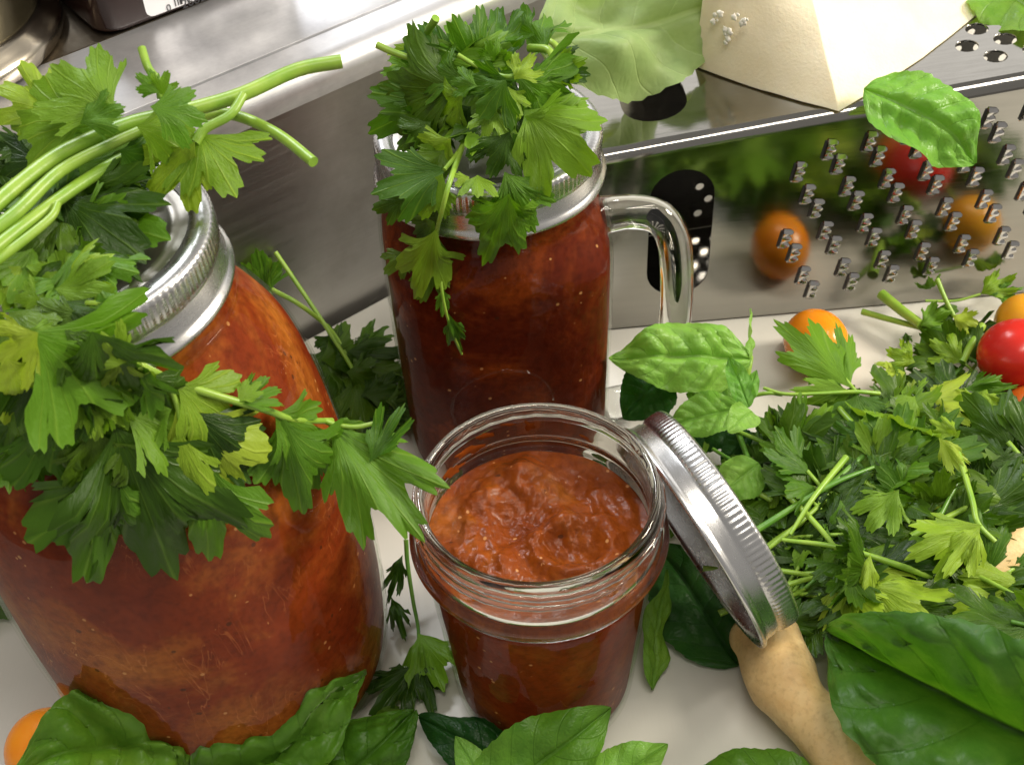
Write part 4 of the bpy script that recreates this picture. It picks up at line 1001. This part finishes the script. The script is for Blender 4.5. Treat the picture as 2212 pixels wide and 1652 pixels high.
while nsp < 50:
    px, py = rg.uniform(1560, 2470), rg.uniform(640, 1560)
    if nsp % 3 == 0: px, py = rg.uniform(1580, 1900), rg.uniform(940, 1330)
    if not inheap(px, py): continue
    nsp += 1
    zc = rg.uniform(6, 30) * (1 if px > 1700 else .6)
    c = at(px, py, zc)
    mk = min(((1640, 1120, 'behind the leaning lid band'), (1660, 1290, 'beside the foot of the leaning lid band'), (1760, 930, 'below the orange tomato leaf'), (1960, 790, 'under the thick cut stalks'), (2140, 900, 'below the red tomato'), (1900, 1050, 'in the middle of the heap'), (1880, 1250, 'above the folded basil leaf tip'), (2120, 1120, 'under the pale uppermost leaves'), (2160, 1330, 'above the folded basil leaf middle'), (2330, 1000, 'at the right edge beside the rust tomato'), (2330, 1300, 'at the right edge low down'), (2330, 780, 'at the right edge behind the tomatoes')), key=lambda k_: math.hypot(k_[0]-px, k_[1]-py))[2]
    root = thing('parsley_sprig', 'parsley sprig of the green heap, '+mk, 'parsley', Vector((c.x, c.y, 0)), 'parsley sprigs in the heap')
    az = rg.uniform(0, 6.28); dirv = Vector((math.cos(az), math.sin(az), rg.uniform(-.1, .35)))
    L = rg.uniform(28, 46)
    p0 = c - dirv*L*.5; p1 = c + dirv*L*.5
    for p in (p0, p1): p.z = max(p.z, 3)
    stem(root, [p0-dirv*8+Vector((0, 0, 3)), c+Vector((0, 0, 6)), p1+Vector((0, 0, 3))], 1.15, .6, M['stem_dark'] if rg.random() < .45 else M['stem'])
    for k in range(rg.randint(6, 8)):
        q = p0.lerp(p1, rg.uniform(.2, 1.05)); 
        out = (dirv*rg.uniform(-.2, 1) + Vector((rg.uniform(-1, 1), rg.uniform(-1, 1), rg.uniform(-.25, .5)))).normalized()
        q = q + out*rg.uniform(1, 5)
        n_ = ((CAM-q).normalized()*.55 + Vector((rg.uniform(-.8, .8), rg.uniform(-.8, .8), .7))).normalized()
        n_ = (n_-out*n_.dot(out)).normalized(); sd_ = out.cross(n_)
        s = rg.uniform(29, 46)
        q.z = max(q.z, 6+ s*.12)
        if grater_in(q+out*s*.8, 2) or grater_in(q, 2): continue
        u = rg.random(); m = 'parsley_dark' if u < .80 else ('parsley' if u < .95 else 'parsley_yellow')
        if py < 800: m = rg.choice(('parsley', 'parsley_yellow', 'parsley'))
        if min((q-bc).length, (q+out*s*.5-bc).length, (q+out*s*.9-bc).length) < 46: continue
        qx, qy = proj(q+out*s*.4)
        if any(math.hypot(qx-a_, qy-b_) < r_ for a_, b_, r_ in ((2200, 765, 150), (1764, 737, 170), (2215, 905, 70), (1780, 1420, 110), (1600, 810, 150), (1530, 880, 150), (1600, 1025, 90), (2120, 1600, 130), (1850, 790, 90))): continue
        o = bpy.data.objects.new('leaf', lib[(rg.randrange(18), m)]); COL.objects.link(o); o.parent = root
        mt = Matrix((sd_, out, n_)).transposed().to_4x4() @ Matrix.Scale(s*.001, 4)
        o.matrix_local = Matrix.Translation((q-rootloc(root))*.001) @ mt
# name each sprig of the heap by its place among its neighbours
byplace = {}
for o in COL.objects:
    if o.get('group') == 'parsley sprigs in the heap': byplace.setdefault(o['label'].split(', ', 1)[1], []).append(o)
ORD = ['leftmost', 'second from the left', 'third from the left', 'fourth from the left', 'fifth from the left', 'sixth from the left', 'seventh from the left', 'eighth from the left', 'ninth from the left', 'tenth from the left', 'eleventh from the left', 'twelfth from the left', 'thirteenth from the left', 'fourteenth from the left']
for place, lst in byplace.items():
    lst.sort(key=lambda o: proj(o.location*1000)[0])
    for k, o in enumerate(lst):
        kind_ = 'parsley sprig' if any(c_.name.startswith('leaf') for c_ in o.children) else 'bare parsley stalk'
        if len(lst) == 1: o['label'] = kind_+' in the heap '+place
        elif k == len(lst)-1: o['label'] = 'rightmost '+kind_+' '+place
        else: o['label'] = ORD[min(k, 13)]+' '+kind_+' '+place
# pale stalks at the top of the heap
hs_ = thing('parsley_sprig', 'pale wilted parsley with thick cut stalks at the top of the heap by the grater', 'parsley', at(2000, 690, 0))
for pts, r_ in (([(Z6(1355, 290), 12), (Z6(1480, 390), 12), (Z6(1590, 470), 12)], 2.2), ([(Z6(1240, 395), 6), (Z6(1400, 440), 7), (Z6(1590, 490), 9)], 1.3), ([(Z6(1690, 200), 22), (Z6(1740, 320), 18), (Z6(1790, 420), 14)], 1.0), ([(Z6(1960, 480), 20), (Z6(1890, 600), 20), (Z6(1840, 700), 18)], 1.6), ([(Z6(1620, 330), 8), (Z6(1800, 330), 8), (Z6(1950, 290), 10)], .6)):
    stem(hs_, [at(*p, z) for p, z in pts], r_, r_*.85)
for b, t, zb, zt, w_, m in ((Z6(1590, 480), Z6(1780, 380), 12, 16, .8, P_), (Z6(1780, 420), Z6(1950, 480), 14, 14, .8, Y_), (Z6(1950, 290), Z6(2170, 170), 10, 16, .6, Y_), (Z6(2000, 300), Z6(2212, 250), 10, 12, .5, P_), (Z6(1650, 260), Z6(1640, 190), 10, 18, 1.0, P_), (Z6(1600, 500), Z6(1740, 600), 14, 14, .9, P_), (Z6(1840, 700), Z6(1640, 560), 18, 22, .9, Y_), (Z6(1560, 700), Z6(1380, 620), 20, 24, .9, Y_), (Z6(1500, 760), Z6(1300, 800), 20, 20, .8, Y_), (Z6(1850, 860), Z6(2190, 830), 28, 30, .45, P_),
        (Z6(1990, 860), Z6(1840, 1080), 30, 24, .8, Y_), (Z6(1500, 520), Z6(1520, 600), 8, 6, .6, D_), (Z6(1560, 480), Z6(1900, 520), 8, 8, .9, D_), (Z6(1700, 480), Z6(1960, 700), 8, 8, 1.0, D_)):
    leaf(hs_, at(*b, zb), at(*t, zt), wid=w_, mat=m, face=.3, ruf=.3)
# light hero leaves lying on top of the heap
hh = thing('parsley_sprig', 'pale parsley leaves lying uppermost on the dark heap at right', 'parsley', at(2000, 1150, 0))
stem(hh, [at(2070, 980, 38), at(2100, 1080, 40), at(2112, 1130, 40), at(2150, 1170, 38)], 1.0, .8)
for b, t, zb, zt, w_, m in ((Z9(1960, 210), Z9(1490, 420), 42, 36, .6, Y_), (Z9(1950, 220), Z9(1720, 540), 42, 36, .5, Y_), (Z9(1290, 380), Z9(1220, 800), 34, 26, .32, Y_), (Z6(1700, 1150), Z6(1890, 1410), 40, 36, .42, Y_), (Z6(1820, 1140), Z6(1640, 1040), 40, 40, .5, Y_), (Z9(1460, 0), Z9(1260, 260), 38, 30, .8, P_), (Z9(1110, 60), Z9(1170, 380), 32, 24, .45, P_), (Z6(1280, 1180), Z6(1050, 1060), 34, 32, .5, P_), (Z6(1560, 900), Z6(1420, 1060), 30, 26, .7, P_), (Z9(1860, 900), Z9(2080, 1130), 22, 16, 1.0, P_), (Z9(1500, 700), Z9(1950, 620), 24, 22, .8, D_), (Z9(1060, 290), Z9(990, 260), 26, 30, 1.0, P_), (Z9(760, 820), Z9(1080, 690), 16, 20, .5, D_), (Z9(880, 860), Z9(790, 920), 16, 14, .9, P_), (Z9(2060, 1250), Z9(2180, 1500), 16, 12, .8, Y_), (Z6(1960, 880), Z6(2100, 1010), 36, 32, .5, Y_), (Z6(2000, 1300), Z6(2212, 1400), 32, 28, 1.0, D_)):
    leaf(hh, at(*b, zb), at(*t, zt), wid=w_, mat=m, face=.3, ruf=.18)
